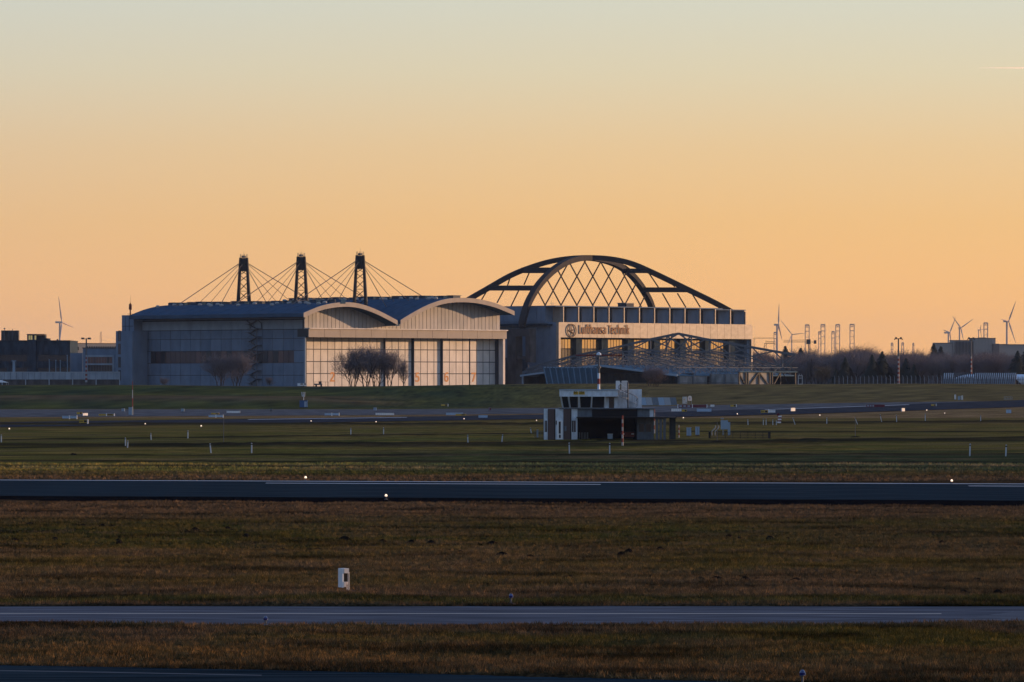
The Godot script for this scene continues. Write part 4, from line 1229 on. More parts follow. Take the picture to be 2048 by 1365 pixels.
	for e in wins:
		b = B.new()
		var t0 := Vector3(X.call(e[0]), Y.call(791.2), zt); var t1 := Vector3(X.call(e[1]), Y.call(791.2), zt)
		var b0 := Vector3(X.call(e[2]), Y.call(813), zb); var b1 := Vector3(X.call(e[3]), Y.call(813), zb)
		var o := Vector3(0, 0, -0.05)
		b.hexa([b0, b1, b1 + o, b0 + o, t0, t1, t1 + o, t0 + o])
		obj("tower_window", b, M.glass_dark, h)
		b = B.new()
		b.bar(t1 + Vector3(0.12, 0, 0), b1 + Vector3(0.1, 0, 0), 0.16, 0.14)
		b.bar(t0 - Vector3(0.12, 0, 0), b0 - Vector3(0.1, 0, 0), 0.16, 0.14)
		obj("window_post", b, M.shack_white, h)
	piece("desk_light", Vector3(X.call(1167), Y.call(811), -1.9), Vector3(X.call(1173), Y.call(809.6), -1.8), M.white, h)
	piece("upper_door", Vector3(X.call(1218), y0 + 0.12, -0.6), Vector3(X.call(1228.5), Y.call(793), -0.55), M.glass_dark, h)
	piece("door_hood", Vector3(X.call(1215), Y.call(792), -0.6), Vector3(X.call(1231), Y.call(790.4), 0.1), M.grey_dark, h)
	# sign over the windows
	for e in [[1147.0, 1156.5, "04"], [1157.5, 1169.5, "23A"]]:
		var p := piece("sign_plate", Vector3(X.call(e[0]), Y.call(786.8), 0.35), Vector3(X.call(e[1]), Y.call(780.8), 0.40), M.sign_yellow, h)
		text("sign_text", e[2], 0.42, 0.01, M.black, h, Vector3(X.call(e[0]) + 0.05, Y.call(786.6), 0.41), 0.85)
	# spiral stair
	b = B.new()
	var cx: float = X.call(1256.0)
	var cz := -0.4
	var top: float = Y.call(776)
	b.tube(Vector3(cx, y0, cz), Vector3(cx, top + 0.9, cz), 0.09, 0.09, 8)
	var stair := obj("spiral_stair", b, M.grey_dark, h)
	for k in 15:
		var a := -0.5 + k * 0.36
		var y := y0 + 0.2 + (top - y0 - 0.2) * k / 15.0
		b = B.new()
		b.bar(Vector3(cx, y, cz), Vector3(cx + cos(a) * 1.2, y, cz + sin(a) * 1.0), 0.3, 0.06)
		obj("tread", b, M.shack_grey, stair)
	b = B.new()
	for k in 30:
		var a0 := -0.5 + k * 0.18; var a1 := -0.5 + (k + 1) * 0.18
		var ya := y0 + 1.1 + (top - y0) * k / 30.0; var yb := y0 + 1.1 + (top - y0) * (k + 1) / 30.0
		b.bar(Vector3(cx + cos(a0) * 1.25, ya, cz + sin(a0) * 1.05), Vector3(cx + cos(a1) * 1.25, yb, cz + sin(a1) * 1.05), 0.06, 0.06)
		if k % 2: b.bar(Vector3(cx + cos(a0) * 1.25, ya, cz + sin(a0) * 1.05), Vector3(cx + cos(a0) * 1.25, ya - 1.0, cz + sin(a0) * 1.05), 0.03, 0.03)
	obj("stair_rail", b, M.grey_dark, stair)
	b = B.new()
	for e in [[1232.5, 1240.0], [1244.0, 1255.5]]:
		var xa: float = X.call(e[0]); var xb: float = X.call(e[1])
		for k in 9:
			var x := lerpf(xa, xb, k / 8.0)
			b.box(Vector3(x - 0.03, Y.call(777), -1.2), Vector3(x + 0.03, Y.call(760), -1.12))
		b.box(Vector3(xa, Y.call(760.5), -1.21), Vector3(xb, Y.call(759.2), -1.1))
		b.box(Vector3(xa, Y.call(770.5), -1.21), Vector3(xb, Y.call(769.6), -1.1))
	b.bar(Vector3(X.call(1234), Y.call(774), -0.2), Vector3(X.call(1255), Y.call(786), -0.2), 0.2, 0.12)
	b.bar(Vector3(X.call(1236), Y.call(760), -0.2), Vector3(X.call(1254), Y.call(774), -0.2), 0.07, 0.07)
	obj("roof_railing", b, M.white, h)
	# things that stand at the building
	var mast := thing("antenna_mast", "slim mast with long dark crossbar standing on the control building roof", "antenna", base + Vector3(X.call(1198.5), Y.call(777), -3.0))
	var hgt: float = Y.call(708) - Y.call(777)
	for k in 3:
		b = B.new()
		b.tube(Vector3(0, hgt * 0.16 * k, 0), Vector3(0, hgt * 0.16 * (k + 1), 0), 0.17, 0.16, 8)
		obj("pole_band", b, [M.shack_white, M.red, M.shack_white][k], mast)
	b = B.new()
	b.tube(Vector3(0, hgt * 0.48, 0), Vector3(0, hgt, 0), 0.12, 0.10, 8)
	b.tube(Vector3(0, hgt * 0.62, 0), Vector3(0, hgt * 0.62 + 0.25, 0), 0.3, 0.3, 8)
	obj("pole", b, M.grey_dark, mast)
	b = B.new()
	var l: float = 47.0 / s
	b.bar(Vector3(-l, hgt, 0), Vector3(l, hgt, 0), 0.14, 0.16)
	for k in 7: b.bar(Vector3(l * (0.55 + 0.07 * k), hgt - 0.3, 0), Vector3(l * (0.55 + 0.07 * k), hgt + 0.35, 0), 0.05, 0.05)
	for k in 3: b.bar(Vector3(-l * (0.3 + 0.09 * k), hgt - 0.25, 0), Vector3(-l * (0.3 + 0.09 * k), hgt + 0.3, 0), 0.05, 0.05)
	obj("crossbar", b, M.car_red, mast)
	b = B.new()
	b.lathe(Vector3(0, hgt, 0), [Vector2(0.35, 0), Vector2(0.3, 0.22), Vector2(0.1, 0.4), Vector2(0, 0.42)], 8)
	obj("beacon", b, M.shack_white, mast)
	# car in the garage
	var car := thing("parked_car", "dark red car parked nose out in the open garage", "car", base + Vector3(X.call(1257), 0.1, -3.0))
	b = B.new()
	b.slab([Vector3(-0.85, 0.75, 0), Vector3(-0.75, 0.9, 0), Vector3(0.75, 0.9, 0), Vector3(0.85, 0.75, 0)], [Vector3(-0.85, 0.3, 0), Vector3(-0.75, 0.25, 0), Vector3(0.75, 0.25, 0), Vector3(0.85, 0.3, 0)], Vector3(0, 0, -4.2))
	obj("body", b, M.car_red, car)
	b = B.new()
	b.hexa([Vector3(-0.78, 0.9, -1.0), Vector3(0.78, 0.9, -1.0), Vector3(0.78, 0.9, -4.0), Vector3(-0.78, 0.9, -4.0), Vector3(-0.6, 1.42, -1.7), Vector3(0.6, 1.42, -1.7), Vector3(0.6, 1.42, -3.6), Vector3(-0.6, 1.42, -3.6)])
	obj("cabin", b, M.glass_dark, car)
	for x in [-0.62, 0.62]:
		piece("headlight", Vector3(x - 0.17, 0.6, 0.0), Vector3(x + 0.17, 0.74, 0.03), M.white, car)
	for x in [-0.8, 0.8]:
		for z in [-0.8, -3.3]:
			b = B.new()
			b.tube(Vector3(x - 0.1, 0.3, z), Vector3(x + 0.1, 0.3, z), 0.32, 0.32, 12)
			obj("wheel", b, M.black, car)
	var bin := thing("storage_box", "pale blue storage box standing in the dark garage", "box", base + Vector3(X.call(1221), 0.12, -2.4))
	piece("box_body", Vector3(-0.33, 0, -0.3), Vector3(0.33, 0.6, 0.3), M.sign_blue, bin)
	piece("box_lid", Vector3(-0.36, 0.6, -0.33), Vector3(0.36, 0.68, 0.33), M.shack_white, bin)

func banded_pole(label: String, px: float, top: float, foot: float, width: float, bands: int, d := 0.0) -> Node3D:
	if d == 0.0: d = FOCAL * EYE / (foot - HORIZON)
	var at := P(px, foot, d)
	if d < 1340.0: at.y = height(at.x, d) - 0.05
	var t := thing("banded_pole", label, "pole", at, 0.0, "red and white banded poles")
	var hgt := (foot - top) * d / FOCAL
	for k in bands:
		var b := B.new()
		b.tube(Vector3(0, hgt * k / bands, 0), Vector3(0, hgt * (k + 1) / bands, 0), width * (1.0 - 0.3 * k / bands), width * (1.0 - 0.3 * (k + 1) / bands), 8)
		obj("band", b, M.red if k % 2 else M.grey, t)
	return t

# ---------------------------------------------------------------- plants
func bare_tree(seed_: int, spread: float, stems: int) -> Array: # [wood, twigs] for a tree 10 m tall
	rng.seed = seed_
	var wood := B.new()
	var twig := B.new()
	var todo := []
	for k in stems:
		var a := TAU * k / stems + rng.randf()
		var lean := 0.0 if stems == 1 else 0.22
		todo.append([Vector3(cos(a) * 0.15 * (stems - 1), -0.3, sin(a) * 0.15 * (stems - 1)), Vector3(cos(a) * lean, 1, sin(a) * lean).normalized(), 2.3, 0.15 if stems == 1 else 0.10, 0])
	while not todo.is_empty():
		var e: Array = todo.pop_back()
		var p: Vector3 = e[0]; var dir: Vector3 = e[1]; var l: float = e[2]; var r: float = e[3]; var level: int = e[4]
		var steps := 3 if level < 3 else 2
		for s in steps:
			var q := p + dir * (l / steps)
			var r1 := r * 0.84
			if level < 3: wood.tube(p, q, r, r1, 5 if level < 2 else 3, false)
			else:
				if level == 5 and rng.randf() < 0.35: continue
				var side := dir.cross(Vector3(rng.randf() - 0.5, rng.randf() - 0.5, rng.randf() - 0.5)).normalized() * (0.020 if level == 3 else 0.012)
				twig.tri(p - side, q + dir * 0.15, p + side)
			p = q; r = r1
			dir = (dir + Vector3(rng.randf() - 0.5, rng.randf() * 0.25, rng.randf() - 0.5) * 0.28).normalized()
			if level < 5:
				var kids: int = [2, 2, 3, 2, 1][level] if stems < 3 else [2, 2, 2, 2, 1][level]
				if level == 2 and stems > 3 and s == 0: kids = 1
				if level == 0 and s == 0 and stems > 1: kids = 1
				for k in kids:
					var out := Vector3(rng.randf() - 0.5, rng.randf() * 0.4 - 0.12, rng.randf() - 0.5).normalized()
					var nd := (dir * (1.0 - 0.35 * spread) + out * ((0.38 if level == 0 else 0.52) + 0.33 * spread) + Vector3.UP * 0.06).normalized()
					todo.append([p, nd, l * (rng.randf_range(0.75, 1.0) if level == 0 else rng.randf_range(0.5, 0.78)), r * 0.55, level + 1])
		if level == 0: todo.append([p, dir, l * 0.8, r, 1])
	var top := 0.0
	for e in twig.v: top = maxf(top, e.y)
	for e in wood.v.size(): wood.v[e] *= 10.0 / top
	for e in twig.v.size(): twig.v[e] *= 10.0 / top
	return [wood.mesh(), twig.mesh()]

func conifer(seed_: int) -> Array:
	rng.seed = seed_
	var wood := B.new()
	wood.tube(Vector3(0, -0.3, 0), Vector3(0, 9.6, 0), 0.22, 0.02, 6)
	var t := B.new()
	for k in 1500:
		var y := 0.5 + 9.4 * pow(rng.randf(), 1.25)
		var a := rng.randf() * TAU
		var reach := (10.4 - y) * 0.34 * rng.randf_range(0.55, 1.12) * (1.0 + 0.25 * sin(a * 3.0 + y))
		var out := Vector3(cos(a), -0.28, sin(a))
		var side := Vector3(-sin(a), 0.2, cos(a)) * (0.10 + reach * 0.16)
		var p := Vector3(0, y, 0) + out * reach * 0.15
		t.tri(p + side * 0.6 , p + out * reach, p - side * 0.6)
		t.tri(p + out * reach * 0.6 + side, p + out * reach * 1.05 + Vector3(0, -0.15, 0), p + out * reach * 0.6 - side)
	return [wood.mesh(), t.mesh()]

var kinds := {}
func plant(kind: String, label: String, at: Vector3, tall: float, turn: float, group: String, m: Material, cat := "tree") -> void:
	var k: Array = kinds[kind]
	var t := thing({"conifer": "conifer_tree"}.get(kind.split("_")[0], "bare_tree") if cat == "tree" else "bare_bush", label, cat, at, turn, group)
	t.scale = Vector3(1.35, 1, 1.35) * tall / 10.0 if kind.begins_with("conifer") else Vector3.ONE * tall / 10.0
	inst("trunk", k[0], M.bark, t)
	inst("crown", k[1], m, t)

func make_plants() -> void:
	for k in 4: kinds["bare_%d" % k] = bare_tree(40 + k, [0.45, 0.6, 0.3, 0.7][k], [2, 3, 1, 4][k])
	kinds["bush_0"] = bare_tree(51, 0.75, 4)
	kinds["bush_1"] = bare_tree(52, 0.5, 4)
	for k in 2: kinds["conifer_%d" % k] = conifer(60 + k)
	# in front of the vaulted hangar
	var d := 1432.0
	var s := d / FOCAL
	var foot := func(px: float, dd: float) -> Vector3: return Vector3((px - 1024.0) * dd / FOCAL, bank((px - 1024.0) * dd / FOCAL, dd) - 0.1, -dd)
	var front := "bare trees in front of the pale hangar doors"
	plant("bare_3", "bare leafless tree at left of the clump before the hangar doors", foot.call(706, d), 12.2, 0.4, front, M.twig)
	plant("bare_1", "tallest bare leafless tree of the clump before the hangar doors", foot.call(731, d), 14.6, 2.0, front, M.twig)
	plant("bush_0", "many-stemmed bare tree in the middle of the clump before the hangar doors", foot.call(752, d + 4), 13.4, 1.0, front, M.twig)
	plant("bare_0", "bare leafless tree at right of the clump before the hangar doors", foot.call(779, d + 2), 12.6, 3.4, front, M.twig)
	plant("bare_2", "small separate bare tree beside the door with the orange 5", foot.call(807, d), 9.0, 0.9, front, M.twig)
	plant("bush_0", "bare bushy tree left of the fire stair on the blue side wall", foot.call(440, d + 8), 11.2, 2.2, "bare trees by the blue side wall", M.twig)
	plant("bush_1", "bare bushy tree right beside the fire stair on the side wall", foot.call(473, d + 8), 11.6, 0.2, "bare trees by the blue side wall", M.twig)
	plant("bush_0", "low bare bush near the left end of the blue side wall", foot.call(327, d + 8), 3.2, 1.1, "bare trees by the blue side wall", M.twig, "bush")
	plant("bush_1", "low bare bush right of the fire stair by the wall corner", foot.call(538, d + 8), 3.4, 2.1, "bare trees by the blue side wall", M.twig, "bush")
	plant("bush_0", "reddish bare thicket before the steel shed, right of the control building", foot.call(1312, 1405.0), 7.0, 0.6, "", M.twig_red, "bush")
	plant("bush_1", "reddish bare thicket at the left edge of the bigger thicket by the shed", foot.call(1299, 1408.0), 6.0, 2.6, "", M.twig_red, "bush")
	# the wood on the right
	rng.seed = 77
	var label := "bare brown tree in the wood behind the right-hand fence"
	var grp := "bare trees of the wood at right"
	for row in 4:
		for k in 34:
			var px := 1500.0 + k * 17.5 + rng.randf_range(-7, 7) + row * 4.0
			var dd := 1730.0 + row * 55.0 + rng.randf_range(-20, 20)
			var top := 698.0 + 8.0 * sin(px * 0.021) + 6.0 * sin(px * 0.057 + 1.0) + rng.randf_range(-10, 10)
			if px > 1690 and px < 1760: top += 6.0
			if px > 1850: top = 700.0 + rng.randf_range(-5, 7)
			top += row * -1.5 + 3.0
			var kind := "bare_%d" % (rng.randi() % 4) if rng.randf() < 0.7 else "bush_%d" % (rng.randi() % 2)
			var at := Vector3((px - 1024.0) * dd / FOCAL, 5.9, -dd)
			plant(kind, label, at, (772.0 - top) * dd / FOCAL, rng.randf() * TAU, grp, M.twig if rng.randf() < 0.75 else M.twig_red)
	for e in [[1708, 683, 0, "slender bare poplar rising above the wood beside the rightmost tall crane"], [1748, 687, 2, "pale bare poplar standing by the gap in the wood"]]:
		plant("bare_2", e[3], Vector3((e[0] - 1024.0) * 1900.0 / FOCAL, 5.9, -1900.0), (772.0 - e[1]) * 1900.0 / FOCAL, 1.0, "", M.twig)
	plant("bush_0", "round ochre-tinted bare tree left of the dark conifer in the wood", Vector3((1645 - 1024.0) * 1700.0 / FOCAL, 5.9, -1700.0), 8.8, 0.0, "", M.twig_tan)
	for e in [[1691, 714, 1690, "dark pointed conifer left of the floodlight mast in the wood"], [1672, 738, 1685, "small dark conifer at the left foot of the pointed conifer"], [1745, 709, 1700, "dark conifer next left of the middle floodlight mast"], [1765, 702, 1715, "tallest dark conifer beside the middle floodlight mast"], [1812, 716, 1705, "dark conifer just right of the middle floodlight mast"], [1828, 728, 1695, "lower dark conifer second right of the middle floodlight mast"],
		[1868, 688, 1890, "dark conifer top in front of the left end of the grey block"], [1882, 693, 1885, "smaller dark conifer top beside the left end of the grey block"], [2036, 701, 1690, "large dark conifer at the right picture edge"], [2052, 697, 1700, "dark conifer cut by the right picture edge"], [1571, 692, 1850, "dark conifer top left of the small three-bladed turbine"], [1602, 696, 1850, "dark conifer top below the site crane's counterweights"]]:
		plant("conifer_%d" % (e[0] % 2), e[3], Vector3((e[0] - 1024.0) * e[2] / FOCAL, 5.9, -e[2]), (774.0 - e[1]) * e[2] / FOCAL, e[0] * 1.7, "dark conifers in the wood at right", M.needle)
	for e in [[118, 688, 1950], [132, 690, 1960], [80, 693, 1960]]:
		plant("bush_0", "bare tree top showing above the red roof edge, " + {118: "middle of three", 132: "right of three", 80: "hidden behind the dark block"}[e[0]], Vector3((e[0] + 22 - 1024.0) * e[2] / FOCAL, 5.9, -e[2]), (774.0 - e[1]) * e[2] / FOCAL, e[0] * 1.1, "", M.twig)
	# undergrowth that closes the foot of the wood
	rng.seed = 78
	var b := B.new()
	for k in 9000:
		var px := rng.randf_range(1490.0, 2110.0)
		var dd := rng.randf_range(1760.0, 1900.0)
		var hh := rng.randf_range(1.0, 6.5)
		var p := Vector3((px - 1024.0) * dd / FOCAL, 5.8, -dd)
		var o := Vector3(rng.randf_range(-0.8, 0.8), hh, rng.randf_range(-0.8, 0.8))
		b.tri(p + Vector3(-0.22, 0, 0), p + o, p + Vector3(0.22, 0, 0))
	var u := obj("undergrowth", b, M.twig)
	tag(u, "dense brown undergrowth at the foot of the wood", "undergrowth", "", "stuff")

# ---------------------------------------------------------------- buildings on the left
func make_left_buildings() -> void:
	rng.seed = 31
	var gy := 5.6
	var at := func(px: float, d: float) -> Vector3: return Vector3((px - 1024.0) * d / FOCAL, gy, -d)
	# dark office block
	var d := 1640.0
	var s := d / FOCAL
	var Y := func(py: float, dd: float) -> float: return EYE + (HORIZON - py) * dd / FOCAL - gy
	var h := thing("office_block", "long dark blue flat-roofed office block at the left edge", "building", at.call(139, d))
	var X := func(px: float) -> float: return (px - 139.0) * s
	var b := B.new()
	b.box(Vector3(X.call(-60), 0, -30), Vector3(0, Y.call(682, d), -0.4))
	obj("wall", b, M.wall_dark, h)
	for j in 6:
		for k in 16:
			var xa: float = X.call(-30 + k * 10.6)
			piece("wall_panel", Vector3(xa + 0.05, 0.3 + j * 2.2, -0.4), Vector3(X.call(-30 + (k + 1) * 10.6) - 0.05, 2.4 + j * 2.2, -0.1 - 0.05 * (j % 2)), M.glass_dark if j % 2 == 0 and rng.randf() < 0.85 else M.wall_dark, h)
	piece("parapet", Vector3(X.call(-60), Y.call(682, d), -30), Vector3(0.2, Y.call(681, d), 0.1), M.frame_dark, h)
	b = B.new()
	b.box(Vector3(X.call(54), Y.call(746, d), -3.4), Vector3(X.call(72), Y.call(670, d), 0.9))
	b.box(Vector3(X.call(72), Y.call(682, d), -8), Vector3(X.call(88), Y.call(670.5, d), -2))
	b.box(Vector3(X.call(80), Y.call(682, d), -8), Vector3(X.call(96), Y.call(677, d), -1))
	obj("stair_tower", b, M.wall_dark, h)
	piece("tower_cap", Vector3(X.call(53), Y.call(670, d), -8), Vector3(X.call(88), Y.call(668.5, d), 1.1), M.frame_dark, h)
	for e in [[57, 60], [61, 64.5], [69, 72]]:
		piece("lit_window", Vector3(X.call(e[0]), Y.call(680, d), 0.9), Vector3(X.call(e[1]), Y.call(671.5, d), 0.95), M.window_lit, h)
	for k in 9:
		piece("plant_louvre", Vector3(X.call(-2 + k * 3.9), Y.call(682, d), -9), Vector3(X.call(1.4 + k * 3.9), Y.call(661, d), -5.6 + 0.2 * (k % 2)), M.concrete_dark, h)
	b = B.new()
	for e in [[5, 657], [21, 658], [14, 660]]:
		b.tube(Vector3(X.call(e[0]), Y.call(682, d), -5.2), Vector3(X.call(e[0]), Y.call(e[1], d), -5.2), 0.12, 0.10, 5)
	b.tube(Vector3(X.call(5), Y.call(658, d), -5.2), Vector3(X.call(5), Y.call(656, d), -5.2), 0.35, 0.3, 6)
	obj("roof_pole", b, M.grey_dark, h)
	b = B.new()
	b.tube(Vector3(X.call(112), Y.call(682, d), -4), Vector3(X.call(112), Y.call(678.5, d), -4), 0.3, 0.3, 6)
	obj("chimney", b, M.frame_dark, h)
	# white building behind
	d = 1720.0
	var h2 := thing("white_building", "pale low building with a reddish roof edge behind the grey blocks", "building", at.call(139, d), 0.6)
	var s2 := d / FOCAL / cos(0.6)
	b = B.new()
	b.box(Vector3(0, 0, -6), Vector3(95 * s2, Y.call(687.5, d), 0))
	obj("wall", b, M.far_wall, h2)
	b = B.new()
	for k in 24: b.box(Vector3((k * 3.96) * s2, Y.call(687.5, d), -6), Vector3((k * 3.96 + 3.6) * s2, Y.call(686.4, d), 0.1))
	obj("roof_edge", b, M.brick, h2)
	for k in 20:
		var px := 1.0 + k * 4.4
		if px > 16 and px < 30: continue
		var tall := px < 16
		piece("window", Vector3(px * s2, Y.call(700.5 if tall else 695.5, d), 0.0), Vector3((px + 2.6) * s2, Y.call(694 if tall else 693, d), 0.05), M.glass_dark, h2)
	# plain grey block and the building with the framed windows
	d = 1625.0
	var h3 := thing("grey_block", "plain blue grey block between the dark block and the framed windows", "building", at.call(139.5, d))
	piece("wall", Vector3(0, 0, -10), Vector3(25 * d / FOCAL, Y.call(706.5, d), 0), M.wall_blue, h3)
	piece("corner_pipe", Vector3(24.2 * d / FOCAL, 0, 0), Vector3(25.6 * d / FOCAL, Y.call(706, d), 0.4), M.wall_pale, h3)
	d = 1610.0
	s2 = d / FOCAL
	var h4 := thing("annex_building", "blue grey building with a pale framed band of windows beside the hangar", "building", at.call(165, d))
	piece("wall", Vector3(0, 0, -14), Vector3(68 * s2, Y.call(697, d), 0), M.wall_blue, h4)
	piece("roof_edge", Vector3(-0.2, Y.call(697, d), -14), Vector3(68 * s2, Y.call(695.6, d), 0.2), M.frame_dark, h4)
	for e in [[8, 711, 62, 714.5], [8, 727.5, 62, 730.5], [59.5, 714.5, 62, 745], [8, 714.5, 10, 745]]:
		piece("window_frame", Vector3(e[0] * s2, minf(Y.call(e[1], d), Y.call(e[3], d)), 0.0), Vector3(e[2] * s2, maxf(Y.call(e[1], d), Y.call(e[3], d)), 0.35), M.wall_pale, h4)
	for k in 9:
		var x := 10.2 + k * 5.45
		piece("window", Vector3(x * s2, Y.call(727.3, d), 0.0), Vector3((x + 5.0) * s2, Y.call(714.7, d), 0.08), pick(["glass_red_reflect", "glass_red_reflect_b", "glass_red_reflect_b", "glass_dark"]), h4)
		piece("window", Vector3(x * s2, Y.call(743, d), 0.0), Vector3((x + 5.0) * s2, Y.call(730.7, d), 0.08), M.glass_dark, h4)
	# long pale wall along the bank
	d = 1520.0
	s2 = d / FOCAL
	var h5 := thing("barrier_wall", "long low pale grey wall of panels along the left bank crest", "wall", at.call(239, d))
	for k in 13:
		piece("wall_panel", Vector3((-12.3 * (k + 1) - k * 12.0) * s2 + 0.05, Y.call(759.5, d), -0.3), Vector3((-24.3 * k) * s2 - 0.05, Y.call(745, d), 0.0), M.wall_pale, h5)
		piece("wall_panel", Vector3((-24.3 * (k + 1)) * s2 + 0.05, Y.call(759.5, d), -0.3), Vector3((-12.3 * (k + 1) - k * 12.0) * s2 - 0.05, Y.call(745, d), 0.0), M.wall_pale, h5)
	piece("wall_base", Vector3(-330 * s2, -1, -0.5), Vector3(0, Y.call(759.5, d), -0.1), M.concrete_dark, h5)
	piece("wall_cap", Vector3(-330 * s2, Y.call(745, d), -0.4), Vector3(0.1, Y.call(744.2, d), 0.1), M.paint_white, h5)
	for k in 6:
		piece("end_post", Vector3(-k * 47.0 * s2 - 0.2, -1, 0.02), Vector3(-k * 47.0 * s2 + 0.1, Y.call(745, d), 0.2), M.wall_pale, h5)
	for e in [[98, 721], [111, 722], [120, 722], [134, 712], [27, 723]]:
		var t := thing("pale_pole", "slim pale pole before the dark office block, " + {98: "first right of the stair tower", 111: "second right of the stair tower", 120: "third right of the stair tower", 134: "tallest, by the block corner", 27: "thick one left of the stair tower"}[e[0]], "pole", at.call(e[0], 1560.0), 0.0, "pale poles before the office block")
		b = B.new()
		var w := 0.5 if e[0] == 27 else 0.13
		b.tube(Vector3(0, 0, 0), Vector3(0, Y.call(e[1], 1560.0), 0), w, w * 0.8, 8)
		obj("shaft", b, M.grey_blue, t)
		b = B.new()
		b.tube(Vector3(0, Y.call(e[1], 1560.0), 0), Vector3(0, Y.call(e[1], 1560.0) + 0.25, 0), w * 1.7, w * 1.4, 8)
		obj("cap", b, M.grey_blue, t)
	# pale pointed shape at the very left
	var tip := thing("tent_roof", "pale pointed tent roof tip at the left picture edge", "tent", at.call(0, 1470.0))
	b = B.new()
	var y: float = Y.call(765.5, 1470.0)
	b.tri(Vector3(-4.0, y + 1.9, -2.5), Vector3(2.0, y, 0.6), Vector3(-9.0, y, 0.6))
	b.tri(Vector3(-4.0, y + 1.9, -2.5), Vector3(2.0, y, -5.0), Vector3(2.0, y, 0.6))
	b.tri(Vector3(-4.0, y + 1.9, -2.5), Vector3(-9.0, y, -5.0), Vector3(2.0, y, -5.0))
	b.tri(Vector3(-4.0, y + 1.9, -2.5), Vector3(-9.0, y, 0.6), Vector3(-9.0, y, -5.0))
	obj("canvas", b, M.door_white_c, tip)
	b = B.new()
	for e in [Vector3(1.9, 0, 0.5), Vector3(-8.9, 0, 0.5), Vector3(1.9, 0, -4.9), Vector3(-8.9, 0, -4.9)]:
		b.tube(e, e + Vector3(0, y, 0), 0.08, 0.08, 5)
	obj("poles", b, M.grey, tip)

func flood_mast(label: String, px: float, top: float, foot: float, d: float, twin: bool) -> void:
	var g := P(px, foot, d)
	var t := thing("floodlight_mast", label, "floodlight mast", g, 0.0, "floodlight masts beyond the bank")
	var hh := (foot - top) * d / FOCAL
	var b := B.new()
	b.tube(Vector3(0, hh * 0.62, 0), Vector3(0, hh, 0), 0.26, 0.2, 8)
	obj("upper_shaft", b, M.grey_dark, t)
	for k in 13:
		b = B.new()
		b.tube(Vector3(0, hh * 0.62 * k / 13.0, 0), Vector3(0, hh * 0.62 * (k + 1) / 13.0, 0), 0.36 - 0.010 * k, 0.36 - 0.010 * (k + 1), 8)
		obj("band", b, M.grey if k % 2 == 0 else M.red, t)
	for sgn in [-1.0, 1.0]:
		b = B.new()
		if twin:
			b.bar(Vector3(0, hh - 0.25, 0), Vector3(sgn * 0.7, hh - 0.1, 0), 0.12, 0.12)
			b.hexa([Vector3(sgn * 1.0 - 0.5, hh - 0.35, 0.6), Vector3(sgn * 1.0 + 0.5, hh - 0.35, 0.6), Vector3(sgn * 1.0 + 0.5, hh - 0.35, -0.6), Vector3(sgn * 1.0 - 0.5, hh - 0.35, -0.6), Vector3(sgn * 1.0 - 0.6, hh + 0.2, 0.5), Vector3(sgn * 1.0 + 0.3, hh + 0.2, 0.5), Vector3(sgn * 1.0 + 0.3, hh + 0.2, -0.5), Vector3(sgn * 1.0 - 0.6, hh + 0.2, -0.5)])
		else:
			b.box(Vector3(sgn * 0.55 - 0.6, hh - 0.1, -0.9), Vector3(sgn * 0.55 + 0.6, hh + 0.12, 0.9))
			b.box(Vector3(sgn * 0.75 - 0.25, hh + 0.12, -0.4), Vector3(sgn * 0.75 + 0.25, hh + 0.5, 0.4))
			b.box(Vector3(sgn * 1.15 - 0.15, hh - 0.35, -0.3), Vector3(sgn * 1.15 + 0.15, hh - 0.1, 0.3))
		obj("lamp_head", b, M.frame_dark, t)

# ---------------------------------------------------------------- far skyline
func turbine(label: String, hub: Vector2, tower_px: float, nacelle_px: float, tips: Array, size := 1.0) -> void:
	var d := 9600.0
	var gy := -60.0 # beyond the wood the land falls to the river marsh
	var at := Vector3(tower_px - 1024.0, gy, -d)
	var t := thing("wind_turbine", label, "wind turbine", at, 0.0, "wind turbines on the skyline")
	var hy := EYE + HORIZON - hub.y - gy
	var hp := Vector3(hub.x - tower_px, hy, 0)
	var b := B.new()
	b.tube(Vector3(0, 0, 0), Vector3(0, hy - 1.0, 0), 2.9 * size, 1.8 * size, 12)
	obj("tower", b, M.turbine, t)
	b = B.new()
	var nx := nacelle_px - tower_px
	var fx := hp.x
	b.hexa([Vector3(minf(nx, fx), hy - 1.9 * size, 2.2), Vector3(maxf(nx, fx), hy - 1.9 * size, 2.2), Vector3(maxf(nx, fx), hy - 1.9 * size, -2.2), Vector3(minf(nx, fx), hy - 1.9 * size, -2.2), Vector3(minf(nx, fx), hy + 2.1 * size, 2.0), Vector3(maxf(nx, fx), hy + 1.7 * size, 2.0), Vector3(maxf(nx, fx), hy + 1.7 * size, -2.0), Vector3(minf(nx, fx), hy + 2.1 * size, -2.0)])
	obj("nacelle", b, M.turbine, t)
	b = B.new()
	b.lathe(hp - Vector3(0, 2.2 * size, 0), [Vector2(0, 0), Vector2(1.6 * size, 0.7 * size), Vector2(2.1 * size, 2.2 * size), Vector2(1.6 * size, 3.7 * size), Vector2(0, 4.4 * size)], 10)
	obj("hub", b, M.turbine, t)
	var longest := 0.0
	for e in tips: longest = maxf(longest, (Vector2(e[0], e[1]) - hub).length())
	for e in tips:
		var v := Vector3(e[0] - hub.x, hub.y - e[1], 0)
		v.z = sqrt(maxf(longest * longest - v.length_squared(), 0.0)) * e[2]
		b = B.new()
		var prof := [[0.0, 1.0], [0.06, 1.1], [0.2, 2.1], [0.5, 1.5], [0.8, 0.95], [1.0, 0.35]]
		for k in prof.size() - 1:
			b.tube(hp + v * prof[k][0], hp + v * prof[k + 1][0], prof[k][1] * size * 0.85, prof[k + 1][1] * size * 0.85, 6, k == prof.size() - 2)
		obj("blade", b, M.turbine, t)

